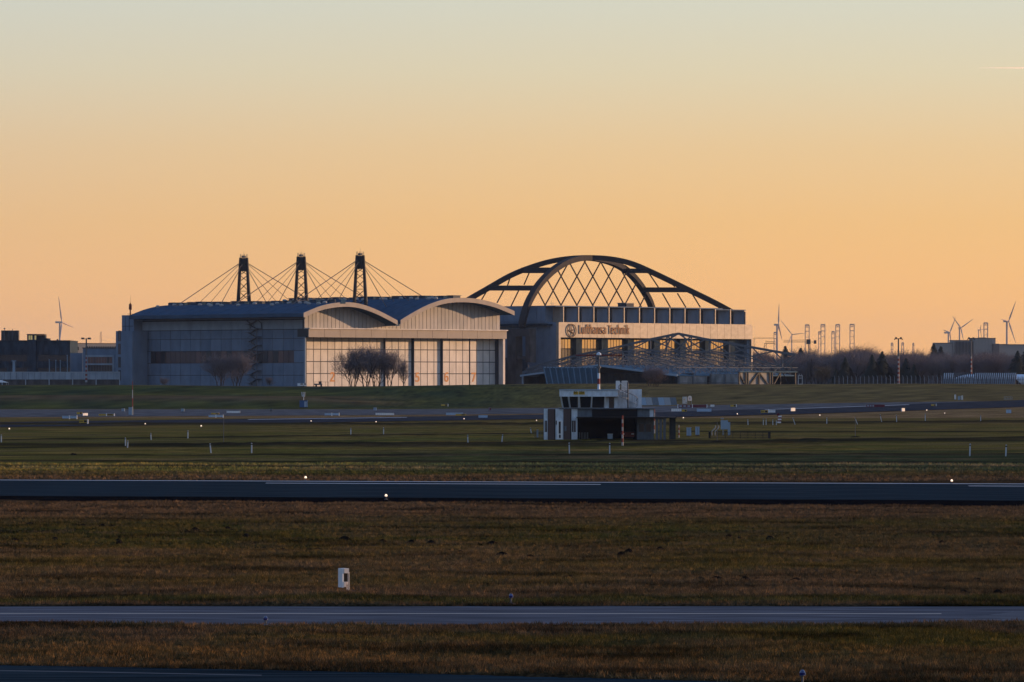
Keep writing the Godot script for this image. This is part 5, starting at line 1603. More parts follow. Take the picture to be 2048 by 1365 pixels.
func quay_crane(label: String, l: float, r: float, top: float, wide: float, tall := true) -> void:
	var d := 9000.0
	var k := d / FOCAL
	var gy := -60.0
	var t := thing("quay_crane", label, "crane", Vector3(((l + r) * 0.5 - 1024.0) * k, gy, -d), 0.0, "quay cranes on the skyline")
	var hw := (r - l) * 0.5 * k
	var hy := EYE + (HORIZON - top) * k - gy
	for sgn in [-1.0, 1.0]:
		var b := B.new()
		b.bar(Vector3(sgn * hw * 0.93, 45, 0), Vector3(sgn * hw, hy, 6), wide * 1.35, wide * 1.35)
		b.bar(Vector3(sgn * (hw + 2.0), 0, 12), Vector3(sgn * (hw + 1.5), 75, 12), wide * 1.3, wide * 1.3)
		b.bar(Vector3(sgn * (hw + 2.0), 0, -18), Vector3(sgn * (hw + 1.5), 75, -18), wide * 1.3, wide * 1.3)
		obj("boom_girder" if tall else "leg", b, M.crane, t)
	for e in [[0.0, 1.9], [4.5, 0.8], [12.5, 1.1], [24.0, 0.7], [38.0, 0.7]]:
		var b := B.new()
		b.bar(Vector3(-hw, hy - e[0] * k, 5), Vector3(hw, hy - e[0] * k, 5), wide, e[1] * 1.2)
		obj("cross_beam", b, M.crane, t)
	var b2 := B.new()
	b2.bar(Vector3(-hw, hy - 0.5, 4), Vector3(hw * 0.2, hy - 4.2 * k, 4), 0.6, 0.6); b2.bar(Vector3(hw, hy - 0.5, 4), Vector3(-hw * 0.2, hy - 4.2 * k, 4), 0.6, 0.6)
	b2.bar(Vector3(-hw, hy - 13 * k, 4), Vector3(hw, hy - 24 * k, 4), 0.35, 0.35); b2.bar(Vector3(hw, hy - 24 * k, 4), Vector3(-hw, hy - 37 * k, 4), 0.35, 0.35)
	obj("brace", b2, M.crane, t)
	b2 = B.new()
	b2.box(Vector3(-hw - 4, 64, -20), Vector3(hw + 4, 74, 10))
	obj("machinery_house", b2, M.crane, t)

func site_crane(label: String, mast_px: float, jib_y: float, tip_px: float, tail_px: float, foot: float, d: float, blocks: bool) -> void:
	var k := d / FOCAL
	var t := thing("tower_crane", label, "crane", Vector3((mast_px - 1024.0) * k, 5.0, -d), 0.0, "slewing cranes behind the wood")
	var hy := EYE + (HORIZON - jib_y) * k - 5.0
	var b := B.new()
	for a in [-0.6, 0.6]:
		for c in [-0.6, 0.6]: b.bar(Vector3(a, 0, c), Vector3(a, hy, c), 0.22, 0.22)
	for j in 10: b.bar(Vector3(-0.6 if j % 2 else 0.6, hy * j / 10.0, 0.6), Vector3(0.6 if j % 2 else -0.6, hy * (j + 1) / 10.0, 0.6), 0.15, 0.15)
	obj("mast", b, M.site_crane, t)
	b = B.new()
	var x0 := (tip_px - mast_px) * k
	var x1 := (tail_px - mast_px) * k
	b.bar(Vector3(x0, hy, -0.5), Vector3(x1, hy, -0.5), 0.22, 0.3); b.bar(Vector3(x0, hy, 0.5), Vector3(x1, hy, 0.5), 0.22, 0.3)
	b.bar(Vector3(x0 * 0.98, hy + 1.1, 0), Vector3(0, hy + 1.5, 0), 0.2, 0.2)
	for j in 16: b.bar(Vector3(x0 * j / 16.0, hy, 0), Vector3(x0 * (j + 0.5) / 16.0, hy + 1.3, 0), 0.1, 0.12); 
	obj("jib", b, M.site_crane, t)
	if blocks:
		b = B.new()
		b.box(Vector3(-1.9, hy - 1.4, -1), Vector3(0.8, hy + 1.8, 1))
		obj("cab", b, M.frame_dark, t)
		b = B.new()
		b.box(Vector3(x1 - 1.6, hy - 1.2, -0.9), Vector3(x1, hy + 1.2, 0.9))
		obj("counterweight", b, M.frame_dark, t)

func make_skyline() -> void:
	turbine("lone wind turbine above the dark office block at the left", Vector2(123, 645), 119.0, 110.0, [[116.3, 593, 1], [143.5, 655.5, -1], [121.5, 688, 1]])
	turbine("large wind turbine with one blade straight up, left of the quay cranes", Vector2(1557.5, 650), 1554.5, 1548.5, [[1558.5, 607, 1], [1566.5, 681, -1], [1556.0, 672, -1]])
	turbine("slender wind turbine with its rotor facing the viewer, beside the quay cranes", Vector2(1584.5, 669.5), 1584.0, 1586.5, [[1561, 640, 1], [1609, 667, 1], [1573, 692, 1]], 0.62)
	turbine("wind turbine at the left end above the grey block", Vector2(1900.3, 666), 1897.5, 1889.0, [[1912.5, 634, 1], [1905.5, 684, -1], [1889.5, 659.5, -1]], 0.85)
	turbine("wind turbine with a wide V of raised blades above the grey block", Vector2(1922.5, 656.5), 1919.8, 1917.5, [[1904.5, 632, 1], [1947.5, 638, 1], [1926, 681, 1]], 0.8)
	turbine("smallest wind turbine, beside the crane above the grey block", Vector2(1961.5, 660.5), 1958.0, 1956.0, [[1961.2, 649.5, 1], [1964.5, 677, 1], [1972, 658, -1]], 0.5)
	turbine("large wind turbine near the right picture edge", Vector2(2018, 643), 2014.5, 2007.5, [[2030.5, 603, 1], [1998, 639, 1], [2032.5, 687, 1]])
	quay_crane("quay crane with raised boom, first tall one from the left", 1610.5, 1618.5, 650.5, 1.0)
	quay_crane("quay crane with raised boom, second tall one from the left", 1642.0, 1650.0, 650.0, 1.0)
	quay_crane("quay crane with raised boom, third tall one from the left", 1671.5, 1679.5, 650.0, 1.0)
	quay_crane("quay crane with raised boom, rightmost tall one", 1700.0, 1708.5, 649.5, 1.0)
	quay_crane("lower quay crane standing behind the big left turbine's tower", 1548.0, 1553.5, 665.5, 0.8)
	quay_crane("lower quay crane just left of the second tall crane", 1637.0, 1642.0, 664.5, 0.8)
	quay_crane("lower quay crane just left of the third tall crane", 1663.5, 1669.0, 664.0, 0.8)
	quay_crane("quay crane with raised boom above the grey block", 1968.0, 1975.5, 646.5, 1.2)
	quay_crane("tiny quay crane over the trees just left of the middle floodlight mast", 1782.5, 1786.0, 687.0, 0.8)
	quay_crane("tiny quay crane over the trees just right of the middle floodlight mast", 1803.5, 1807.5, 686.5, 0.8)
	quay_crane("tiny quay crane over the trees, farthest right of the tiny ones", 1825.5, 1828.0, 687.5, 0.8)
	site_crane("yellowish tower crane with a dark cab and counterweight at its right end", 1619.0, 684.5, 1567.0, 1633.0, 770.0, 3200.0, true)
	site_crane("low tower crane jib with dark cab beside the shed end", 1531.0, 687.5, 1551.0, 1529.0, 770.0, 3000.0, false)
	site_crane("thin pale tower crane jib rising beside the hangar corner", 1509.0, 677.5, 1549.0, 1503.0, 770.0, 5200.0, false)
	# lattice mast with wires at the left
	var d := 3000.0
	var t := thing("lattice_mast", "faint lattice power mast with wires beside the hangar's tower", "pylon", Vector3((201.0 - 1024.0) * d / FOCAL, 3.0, -d))
	var hh := EYE + (HORIZON - 664.0) * d / FOCAL - 3.0
	var b := B.new()
	for a in [-1.0, 1.0]:
		b.bar(Vector3(a * 0.9, 0, 0), Vector3(a * 0.3, hh, 0), 0.18, 0.18)
		b.bar(Vector3(a * 0.9, 0, 1.2), Vector3(a * 0.3, hh, 0.4), 0.18, 0.18)
	for k in 14: b.bar(Vector3(-0.8 if k % 2 else 0.8, hh * k / 14.0, 0), Vector3(0.7 if k % 2 else -0.7, hh * (k + 1) / 14.0, 0), 0.1, 0.1)
	obj("lattice", b, M.crane, t)
	b = B.new()
	for y in [672.0, 680.0]:
		b.bar(Vector3(0, EYE + (HORIZON - y) * d / FOCAL - 3, 0), Vector3(9.5, EYE + (HORIZON - y - 7) * d / FOCAL - 3, 0), 0.05, 0.05)
	obj("wire", b, M.crane, t)
	# large grey block beyond the wood
	d = 3000.0
	var s := d / FOCAL
	var h := thing("grey_works_building", "large pale grey stepped building beyond the wood at right", "building", Vector3((1872.0 - 1024.0) * s, 3.0, -d), 0.4)
	var w := s / cos(0.4)
	var Y := func(py: float) -> float: return EYE + (HORIZON - py) * s - 3.0
	for e in [[0.0, 36.0, 687.0, 0.0], [35.0, 77.0, 681.5, 1.0], [76.0, 122.0, 677.0, 2.0], [122.0, 230.0, 689.5, 0.5]]:
		piece("wall", Vector3(e[0] * w, 0, -4), Vector3(e[1] * w, Y.call(e[2]), e[3]), M.far_wall, h)
		piece("parapet", Vector3(e[0] * w, Y.call(e[2]), -4), Vector3(e[1] * w, Y.call(e[2]) + 0.35, e[3] + 0.3), M.far_wall_dark, h)
	piece("dark_tower", Vector3(115.0 * w, 0, -4), Vector3(127.5 * w, Y.call(687.5), 3.4), M.far_wall_dark, h)
	for k in 26:
		var x := 38.0 + k * 3.0
		piece("wall_seam", Vector3(x * w, 0, 2.0), Vector3((x + 0.2) * w, Y.call(683 if x < 76 else 679), 2.06 if x > 76 else 1.06), M.far_wall_dark, h)
	for e in [[83.0, 677.0], [101.0, 676.0], [107.0, 676.0], [148.0, 689.0], [168.0, 689.5]]:
		piece("roof_plant", Vector3(e[0] * w, Y.call(e[1] + 1.0), -8), Vector3((e[0] + 5) * w, Y.call(e[1] - 1.2), -4), M.far_wall_dark, h)
	# contrail, high up where there is only air
	d = 60000.0
	var c := thing("contrail_cloud", "thin bright vapour trail high in the sky at the right edge", "contrail", P(2012, 135.5, d))
	var vapour := mat("vapour", lin(0.9, 0.86, 0.8), 1.0)
	vapour.backlight_enabled = true; vapour.backlight = Color(1, 0.97, 0.92)
	b = B.new()
	for k in 10:
		var x0 := -270.0 + k * 90.0
		for j in 4: # the near half of the trail's round section
			var rim := func(x: float, r: float, q: int) -> Vector3:
				var an := -PI / 2 + PI * q / 4.0
				return Vector3(x, -x * 2.5 * 0.0656 + sin(an) * r, x * 2.5 + cos(an) * r)
			var r0 := 1.2 + k * 1.1
			b.quad(rim.call(x0, r0, j), rim.call(x0, r0, j + 1), rim.call(x0 + 90.0, r0 + 1.1, j + 1), rim.call(x0 + 90.0, r0 + 1.1, j))
	obj("trail_cloud", b, vapour, c)

# ---------------------------------------------------------------- airfield furniture
func field(px: float, py: float) -> Array: # where on the ground a direction meets it: [place, distance]
	var d := FOCAL * EYE / (py - HORIZON)
	var lo := 100.0
	var hi := 1460.0
	for k in 40:
		var m := (lo + hi) * 0.5
		var x := (px - 1024.0) * m / FOCAL
		if EYE + (HORIZON - py) * m / FOCAL > bank(x, m): lo = m
		else: hi = m
	d = lo
	var x2 := (px - 1024.0) * d / FOCAL
	return [Vector3(x2, 0.012 if d < 400.0 and paved(x2, d) > 0.0 else height(x2, d), -d), d]

func board(label: String, l: float, r: float, top: float, foot: float, look: String, ends := "", turn := 0.0) -> void:
	var f := field((l + r) * 0.5, foot)
	var s: float = f[1] / FOCAL
	var t := thing("taxiway_sign", label, "sign", f[0], turn, "taxiway signs on the far grass")
	var w := (r - l) * 0.5 * s
	var hh := (foot - top) * s
	var m: Material = {"yellow": M.sign_yellow, "blue": M.sign_blue, "white": M.white, "red": M.sign_red, "dark": M.grey_dark}[look]
	piece("panel", Vector3(-w, 0.15, -0.12), Vector3(w, hh, 0.12), m, t)
	piece("frame", Vector3(-w - 0.04, hh, -0.15), Vector3(w + 0.04, hh + 0.05, 0.15), M.grey, t)
	var b := B.new()
	for x in [-w * 0.8, w * 0.8]: b.box(Vector3(x - 0.05, -0.1, -0.06), Vector3(x + 0.05, 0.16, 0.06))
	obj("foot", b, M.grey_dark, t)
	if look == "yellow":
		piece("black_field", Vector3(w * 0.1, 0.22, 0.12), Vector3(w * 0.8, hh - 0.08, 0.125), M.black, t)
	if look == "red" or (look == "yellow" and r - l > 14):
		for k in 3: piece("mark", Vector3(-w * 0.9 + k * w * 0.28, 0.3, 0.12), Vector3(-w * 0.72 + k * w * 0.28, hh - 0.15, 0.126), M.wall_pale if look == "red" else M.black, t)
	if look == "blue" or look == "white":
		var n := int((r - l) / 4.0)
		for k in range(1, n): piece("seam", Vector3(-w + 2 * w * k / n - 0.02, 0.2, 0.12), Vector3(-w + 2 * w * k / n + 0.02, hh - 0.05, 0.126), M.grey, t)
	for c in ends:
		var x: float = {"l": -w, "m": 0.0, "r": w}[c]
		piece("end_post", Vector3(x - 0.09, -0.05, -0.2), Vector3(x + 0.09, hh + 0.1, 0.22), M.white, t)

func make_signs() -> void:
	board("blue grey sign box with white end posts, leftmost on the far grass", 124, 153, 833, 839, "blue", "mr")
	board("brightly sunlit white sign box left of the banded aerial mast", 163, 176.5, 827, 833, "white", "", 0.9)
	board("dim yellow sign just left of the bright white sign box", 153, 164, 825, 830, "yellow")
	board("long black and yellow sign with white posts left of the aerial mast", 197, 228, 828.5, 833, "yellow", "mr")
	board("yellow sign with a bright end post, nearest to the dark taxiway at left", 158, 175, 843, 850.5, "yellow", "r")
	board("blue grey sign box with white posts under the fire stair", 417, 446, 831, 836, "blue", "mr")
	board("pale whitish row of panels near the fire stair", 453, 480, 822.5, 827.5, "white")
	board("dim yellow sign behind the blue grey sign under the fire stair", 422, 438, 826.5, 830.5, "yellow")
	board("small dark square sign below the corner of the hangar", 539, 544.5, 819, 825, "dark")
	board("blue grey sign box with white posts below the orange 2", 649, 678, 827, 832.5, "blue", "mr")
	board("long pale row of white panels below the bare trees", 751, 788, 826.5, 832, "white")
	board("light blue sign box with a yellow sign before its right half", 892, 926, 826, 832, "blue")
	board("yellow sign before the light blue sign box below the orange 6", 911, 932, 828.5, 833, "yellow")
	board("blue grey sign box just right of the yellow and blue pair", 957, 975, 831.5, 837.5, "blue")
	board("yellow sign at the foot of the bank below the orange 6", 882, 896, 809, 813.5, "yellow", "r")
	board("small dark red square sign left of the control building", 977, 982, 816, 822, "red")
	board("white panel box right beside the control building", 1343, 1363, 818, 824.5, "white")
	board("bright yellow sign between two pale panel boxes", 1364, 1374, 819.5, 825, "yellow")
	board("light blue panel box right of the bright yellow sign", 1394, 1423, 818, 825, "blue")
	board("long dark red sign with bright posts beside the control building", 1356, 1414, 810, 816.5, "red", "lmr")
	board("small pale box sign right of the long dark red sign", 1421, 1429, 810, 815, "white")
	board("dark yellow sign with a bright end right of the small pale box", 1461, 1473, 810, 815, "yellow", "r")
	board("yellow sign joined to a white panel sign on the right-hand grass", 1522, 1537, 821, 827, "yellow")
	board("white panel sign right beside the yellow sign on the right-hand grass", 1537.5, 1551, 820.5, 827, "white", "l")
	board("brightly sunlit white box sign right of the steel shed", 1579, 1593, 816.5, 824, "white", "", 0.9)
	board("long dark red sign before the wood at right", 1733, 1770, 809.5, 816, "red", "")
	board("brightly sunlit white box sign below the right-hand floodlight mast", 1801.5, 1811.5, 817, 824.5, "white", "", 0.9)
	board("small dim yellow sign on the far right taxiway", 1863, 1873, 809, 813.5, "yellow", "r")
	board("small blue sign at the far right by the slanting taxiway", 2013, 2023, 820, 828, "blue")

func post(label: String, px: float, top: float, foot: float, lean := 0.0, dark := false) -> void:
	var f := field(px, foot)
	var s: float = f[1] / FOCAL
	var t := thing("marker_post", label, "marker post", f[0], 0.0, "white marker posts in the grass")
	var hh := (foot - top) * s + 0.05
	var b := B.new()
	b.bar(Vector3(0, -0.1, 0), Vector3(lean, hh, 0), 0.125, 0.11)
	obj("shaft", b, M.paint_white, t)
	b = B.new()
	var a := Vector3(lean * 0.80, hh * 0.80, 0)
	b.bar(a, Vector3(lean * 0.92, hh * 0.92, 0), 0.14, 0.12)
	obj("reflector", b, M.black if dark else M.grey_dark, t)

func make_posts() -> void:
	var w := "white marker post in the grass, "
	post(w + "leftmost, cut by the left picture edge", 2, 872, 886)
	post(w + "left one of the close pair at left", 250.5, 880, 895)
	post(w + "right one of the close pair at left", 254.5, 883, 896, 0.05)
	post(w + "behind and right of the close pair at left", 302, 867, 880, -0.05, true)
	post(w + "slim one below the reddish windows", 375.5, 864, 878.5)
	post(w + "tall one below the left bare trees", 422, 888, 906.5, -0.12)
	post(w + "tall one below the fire stair", 503, 888, 907, 0.0, true)
	post(w + "below the orange 2", 701.5, 858, 870, 0.0, true)
	post(w + "slim one below the clump of bare trees", 767, 857, 870)
	post(w + "below the orange 7, dark-topped", 936, 874, 888, -0.05, true)
	post(w + "leaning one right of the hangar doors", 1003.5, 872, 886, 0.12)
	post(w + "left beside the control building's grey post", 1063, 858, 868, -0.15, true)
	post(w + "tall one before the control building's left corner", 1139, 888, 909, -0.03)
	post(w + "tall one before the control building's garage", 1219.5, 889, 909, 0.0, true)
	post(w + "left one of the tall pair at the right", 1940, 890, 913, 0.05)
	post(w + "dark-banded right one of the tall pair at right", 2012, 892, 914, 0.06, true)
	post(w + "first in the row right of the control building", 1496.5, 840, 851, -0.05)
	post(w + "second in the row right of the control building", 1527, 839, 851)
	post(w + "third in the row right of the control building", 1532.5, 839, 851)
	post(w + "fourth in the row right of the building", 1546, 840, 851)
	post(w + "close left of the striped marker board", 1553, 842, 851)
	post(w + "strongly leaning one right of the marker board", 1591, 837, 850, -0.45)
	post(w + "upright one before the dark conifer", 1654, 837, 849)
	post(w + "leaning one beside the thin dark pole", 1716, 837, 849.5, -0.5)
	post(w + "left of the middle floodlight mast, leaning", 1764, 833, 847, -0.3, true)
	post(w + "below the middle floodlight mast", 1794, 833, 847, -0.1, true)
	post(w + "slim one right of the middle floodlight mast", 1851, 832, 845)
	post(w + "dark-topped one below the blast fence", 1962, 834, 845, 0.0, true)
	for e in [["thin dark pole in the green grass at left", 447, 836, 887], ["thin dark pole in the green grass at right", 1711, 835, 876], ["thin dark pole before the fenced equipment", 1434.5, 848, 888]]:
		var f := field(e[1], e[3])
		var t := thing("thin_pole", e[0], "pole", f[0], 0.0, "thin dark poles in the grass")
		var s: float = f[1] / FOCAL
		var b := B.new()
		b.tube(Vector3(0, -0.1, 0), Vector3(0, (e[3] - e[2]) * s, 0), 0.05, 0.03, 6)
		obj("shaft", b, M.grey_dark, t)
		b = B.new()
		b.lathe(Vector3(0, -0.05, 0), [Vector2(0.9, 0), Vector2(0.5, 0.12), Vector2(0.1, 0.16), Vector2(0, 0.16)], 10)
		obj("earth_mound", b, M.soil, t)
	# red and white marker box
	var f := field(1559, 849)
	var t := thing("marker_board", "red and white striped marker board among the white posts", "marker", f[0])
	for k in 5: piece("stripe", Vector3(-0.35 + 0.04 * k, k * 0.26, -0.1), Vector3(0.3 + 0.03 * k, (k + 1) * 0.26, 0.1), M.red if k % 2 else M.white, t)
	piece("flag", Vector3(-0.45, 1.3, -0.05), Vector3(0.0, 1.75, 0.05), M.sign_red, t)

func lamp(label: String, px: float, py: float, foot: float, size: float, kind: String) -> void:
	var f := field(px, foot)
	var t := thing(kind, label, "airfield light", f[0], 0.0, "airfield lights")
	var hh: float = (foot - py) * f[1] / FOCAL
	var b := B.new()
	b.lathe(Vector3.ZERO, [Vector2(0, -0.05), Vector2(size * 1.5, 0.0), Vector2(size * 1.5, 0.03), Vector2(size * 0.4, 0.05), Vector2(size * 0.4, hh * 0.7), Vector2(size, hh * 0.75), Vector2(size, hh * 0.8)], 10)
	obj("stem", b, M.grey_dark, t)
	b = B.new()
	b.lathe(Vector3(0, hh * 0.8, 0), [Vector2(0, 0), Vector2(size, 0.0), Vector2(size * 1.05, size * 0.9), Vector2(size * 0.6, size * 1.7), Vector2(0, size * 1.9)], 10)
	obj("lamp_glass", b, M.lamp if kind != "blue_taxiway_light" else mat("glass_blue", lin(0.02, 0.025, 0.12), 0.08, 0.0, 1.0), t)
	if kind == "blue_taxiway_light":
		piece("sparkle_chip", Vector3(size * 0.85, hh * 0.86, 0.0), Vector3(size * 1.12, hh * 0.98, size * 0.45), M.door_white, t)  # pale chip added as the sparkle on the dome
		b = B.new()
		b.lathe(Vector3.ZERO, [Vector2(size * 3.0, -0.04), Vector2(size * 2.8, 0.012), Vector2(0, 0.014)], 12)
		obj("base_pad", b, M.concrete_dark, t)

func make_lights() -> void:
	lamp("white runway edge light at the far edge, left", 611, 956, 962, 0.085, "runway_light")
	lamp("white runway edge light on the near black shoulder", 772, 992, 1000, 0.075, "runway_light")
	lamp("white runway edge light at the far edge, right", 1904, 962.5, 968, 0.08, "runway_light")
	lamp("low blue taxiway light at the far edge of the foreground taxiway", 1022, 1193, 1209, 0.07, "blue_taxiway_light")
	lamp("low blue taxiway light at the near edge of the foreground taxiway", 531, 1239, 1253, 0.065, "blue_taxiway_light")
	lamp("low blue taxiway light at the bottom right picture edge", 1605, 1347, 1372, 0.072, "blue_taxiway_light")
	var w := "lit taxiway light on the far slanting taxiway, "
	for e in [[18, 859, "leftmost"], [290, 849, "below the left end of the side wall"], [402, 853.5, "below the reddish windows"], [622, 843, "below the hangar corner"], [752, 847, "below the clump of bare trees"], [928, 838.5, "below the orange 7"], [1073, 841.5, "left beside the control building"], [1367, 836.5, "right of the control building porch"], [1475, 828.5, "below the steel shed's end"], [1640, 831, "below the ochre tree"], [1890, 827, "below the blast fence"], [1854, 821, "small one right of the sunlit box sign"]]:
		lamp(w + e[2], e[0], e[1], e[1] + 2.5, 0.075 + 0.04 * fmod(e[0] * 0.37, 1.0), "taxiway_light")

func make_furniture() -> void:
	rng.seed = 41
	# white cabinet in the foreground
	var f := field(690, 1188)
	var t := thing("equipment_cabinet", "white instrument cabinet on two short legs in the brown foreground grass", "cabinet", f[0], 0.52)
	var k: float = f[1] / FOCAL
	var hh := 46.0 * k
	piece("side_shell", Vector3(-0.21, 0.14, -0.3), Vector3(-0.13, hh, 0.10), M.white, t)
	t.scale = Vector3(0.72, 1, 0.8)
	piece("back_shell", Vector3(-0.21, 0.14, -0.3), Vector3(0.13, hh, -0.24), M.white, t)
	piece("top_box", Vector3(-0.13, hh - 0.17, -0.3), Vector3(0.13, hh + 0.0, 0.15), M.door_white_c, t)
	piece("front_opening", Vector3(-0.11, 0.24, -0.2), Vector3(0.11, hh - 0.18, 0.02), M.black, t)
	piece("frame_post", Vector3(0.13, 0.2, -0.06), Vector3(0.16, hh - 0.14, 0.02), M.grey, t)
	piece("frame_post", Vector3(0.20, 0.2, -0.06), Vector3(0.235, hh - 0.14, 0.02), M.door_white, t)
	piece("lower_box", Vector3(-0.13, 0.16, -0.2), Vector3(0.0, 0.34, 0.12), M.door_white_c, t)
	piece("lower_box", Vector3(0.06, 0.24, -0.2), Vector3(0.14, 0.34, 0.06), M.door_white_c, t)
	for x in [0.10, 0.20]: piece("leg", Vector3(x, -0.05, -0.05), Vector3(x + 0.045, 0.24, 0.0), M.door_white_c, t)
	piece("foot_plate", Vector3(-0.25, -0.05, -0.35), Vector3(0.45, 0.03, 0.25), M.concrete_dark, t)
	# banded poles
	banded_pole("red and white banded pole before the open garage", 1245, 832, 893, 0.12, 8)
	banded_pole("red and white banded pole behind the control building's right end", 1309, 790, 840, 0.09, 6, 700.0)
	banded_pole("short red and white banded pole right of the porch", 1358, 851, 877, 0.08, 5)
	# aerial mast on the far grass at left
	f = field(264.5, 831)
	t = thing("aerial_mast", "slim red and white aerial mast on the far grass at left", "antenna", f[0])
	k = f[1] / FOCAL
	var b := B.new()
	for j in 4:
		b = B.new()
		b.tube(Vector3(0, 68.0 * k * j / 4.0, 0), Vector3(0, 68.0 * k * (j + 1) / 4.0, 0), 0.15 - j * 0.02, 0.13 - j * 0.02, 6)
		obj("band", b, M.grey if j == 0 else (M.red if j % 2 else M.grey), t)
	b = B.new()
	b.bar(Vector3(-0.7, 62 * k, 0), Vector3(0.7, 62 * k, 0), 0.06, 0.06)
	b.bar(Vector3(0.4, 62 * k, 0), Vector3(0.4, 69 * k, 0), 0.05, 0.05)
	obj("crossbar", b, M.grey_dark, t)
	for e in [[246, 818, 824, 6, "small grey cabinet left of the aerial mast"], [260.5, 815.5, 831, 7, "tall blue grey cabinet at the foot of the aerial mast"], [365, 818.5, 824, 6, "small grey cabinet on the far taxiway edge under the side wall"],
		[750, 816, 822, 6, "small blue grey cabinet below the clump of bare trees"], [1378, 856.5, 873.5, 9, "pale blue twin cabinet right of the porch"], [1395, 856, 873, 8, "second pale blue cabinet right of the porch"],
		[1075, 862, 878, 3, "grey post box left of the control building"], [1919, 793, 801, 5, "pale cabinet on the bank at right, left of two"], [1925, 792, 801, 3, "white cabinet on the bank at right, right of two"], [1911, 790, 800, 3, "white post-top box on the bank at right"]]:
		var g := field(e[0], e[2])
		k = g[1] / FOCAL
		var cab := thing("cabinet", e[4], "cabinet", g[0], 0.0, "equipment cabinets on the airfield")
		var w: float = e[3] * k * 0.5
		var top: float = (e[2] - e[1]) * k
		piece("body", Vector3(-w, 0.1, -w), Vector3(w, top, w), M.grey_blue if e[0] != 1925 and e[0] != 1911 else M.white, cab)
		piece("lid", Vector3(-w - 0.04, top, -w - 0.04), Vector3(w + 0.04, top + 0.06, w + 0.04), M.grey, cab)
		piece("plinth", Vector3(-w * 0.8, -0.1, -w * 0.8), Vector3(w * 0.8, 0.1, w * 0.8), M.concrete_dark, cab)
		piece("door_seam", Vector3(-0.02, 0.15, w), Vector3(0.02, top - 0.1, w + 0.01), M.grey_dark, cab)
	# blue container with a white aerial
	var g := field(607, 815)
	k = g[1] / FOCAL
	t = thing("equipment_hut", "small dark blue hut with white aerials at the foot of the bank", "hut", g[0])
	piece("body", Vector3(-1.1, 0, -1.0), Vector3(1.1, 1.9, 1.0), M.box_blue, t)
	piece("roof", Vector3(-1.2, 1.9, -1.1), Vector3(1.2, 2.0, 1.1), M.grey_dark, t)
	piece("door", Vector3(0.2, 0.1, 1.0), Vector3(0.9, 1.6, 1.03), M.grey_blue, t)
	b = B.new()
	b.tube(Vector3(0, 2, 0), Vector3(0, 3.6, 0), 0.12, 0.1, 6)
	for x in [-0.4, -0.1, 0.25]: b.tube(Vector3(x, 3.0, 0), Vector3(x * 1.4, 4.3, 0), 0.12, 0.10, 6)
	b.bar(Vector3(-0.4, 3.1, 0), Vector3(0.3, 3.1, 0), 0.1, 0.1)
	obj("aerial", b, M.paint_white, t)
	# leaning screen and white housings behind the control building
	g = field(1320, 811)
	k = g[1] / FOCAL
	t = thing("leaning_fence", "row of grey leaning panels behind the control building", "fence", g[0])
	for j in 6:
		b = B.new()
		var x0 := (-38.0 + j * 12.2) * k
		b.hexa([Vector3(x0, 0, 0.4), Vector3(x0 + 11.8 * k, 0, 0.4), Vector3(x0 + 11.8 * k, 0, 0.3), Vector3(x0, 0, 0.3), Vector3(x0 - 3.0 * k, 15.5 * k, -0.4), Vector3(x0 + 8.8 * k, 15.5 * k, -0.4), Vector3(x0 + 8.8 * k, 15.5 * k, -0.5), Vector3(x0 - 3.0 * k, 15.5 * k, -0.5)])
		obj("panel", b, [M.grey_blue, M.grey, M.shack_grey][j % 3], t)
	for e in [[1370, 794, 809, "white box housing at the end of the leaning panels", false], [1380, 792, 808, "white round-topped housing at the end of the leaning panels", true]]:
		var q := field(e[0], e[2])
		var o := thing("white_housing", e[3], "housing", q[0])
		k = q[1] / FOCAL
		if e[4]:
			b = B.new()
			b.slab([Vector3(-4 * k, 12 * k, 0), Vector3(-2.8 * k, 15 * k, 0), Vector3(0, 16 * k, 0), Vector3(2.8 * k, 15 * k, 0), Vector3(4 * k, 12 * k, 0)], [Vector3(-4 * k, 6 * k, 0), Vector3(-2.8 * k, 6 * k, 0), Vector3(0, 6 * k, 0), Vector3(2.8 * k, 6 * k, 0), Vector3(4 * k, 6 * k, 0)], Vector3(0, 0, -0.8))
			obj("hood", b, M.door_white_c, o)
			for x in [-2.0, 2.6]: piece("leg", Vector3(x * k, 0, -0.5), Vector3((x + 1.0) * k, 6 * k, -0.3), M.grey, o)
			piece("vent", Vector3(-1.4 * k, 8 * k, 0.0), Vector3(1.2 * k, 12.5 * k, 0.02), M.grey, o)
		else:
			piece("body", Vector3(-4.6 * k, 1.0 * k, -0.8), Vector3(4.6 * k, 15 * k, 0), M.door_white_c, o)
			piece("vent", Vector3(-2.2 * k, 8 * k, 0.0), Vector3(-0.6 * k, 11 * k, 0.02), M.sign_yellow, o)
			piece("vent", Vector3(1.6 * k, 2.4 * k, 0.0), Vector3(3.4 * k, 4.4 * k, 0.02), M.grey_dark, o)
			piece("plinth", Vector3(-4.6 * k, -0.2, -0.8), Vector3(4.6 * k, 1.0 * k, -0.05), M.concrete_dark, o)
	# fenced equipment right of the control building
	g = field(1451, 871)
	k = g[1] / FOCAL
	t = thing("tall_equipment_cabinet", "tall blue grey equipment cabinet with side box inside the low black fence", "cabinet", g[0])
	piece("body", Vector3(-9 * k, 12 * k, -0.5), Vector3(5 * k, 30 * k, 0.5), M.grey_blue, t)
	piece("side_box", Vector3(5 * k, 0, -0.4), Vector3(9.5 * k, 26 * k, 0.4), M.grey_blue, t)
	piece("leg", Vector3(-6 * k, 0, -0.1), Vector3(-3 * k, 12 * k, 0.1), M.grey, t)
	piece("rain_cap", Vector3(-9 * k, 32.5 * k, -0.3), Vector3(-3 * k, 34.5 * k, 0.3), M.grey, t)
	b = B.new()
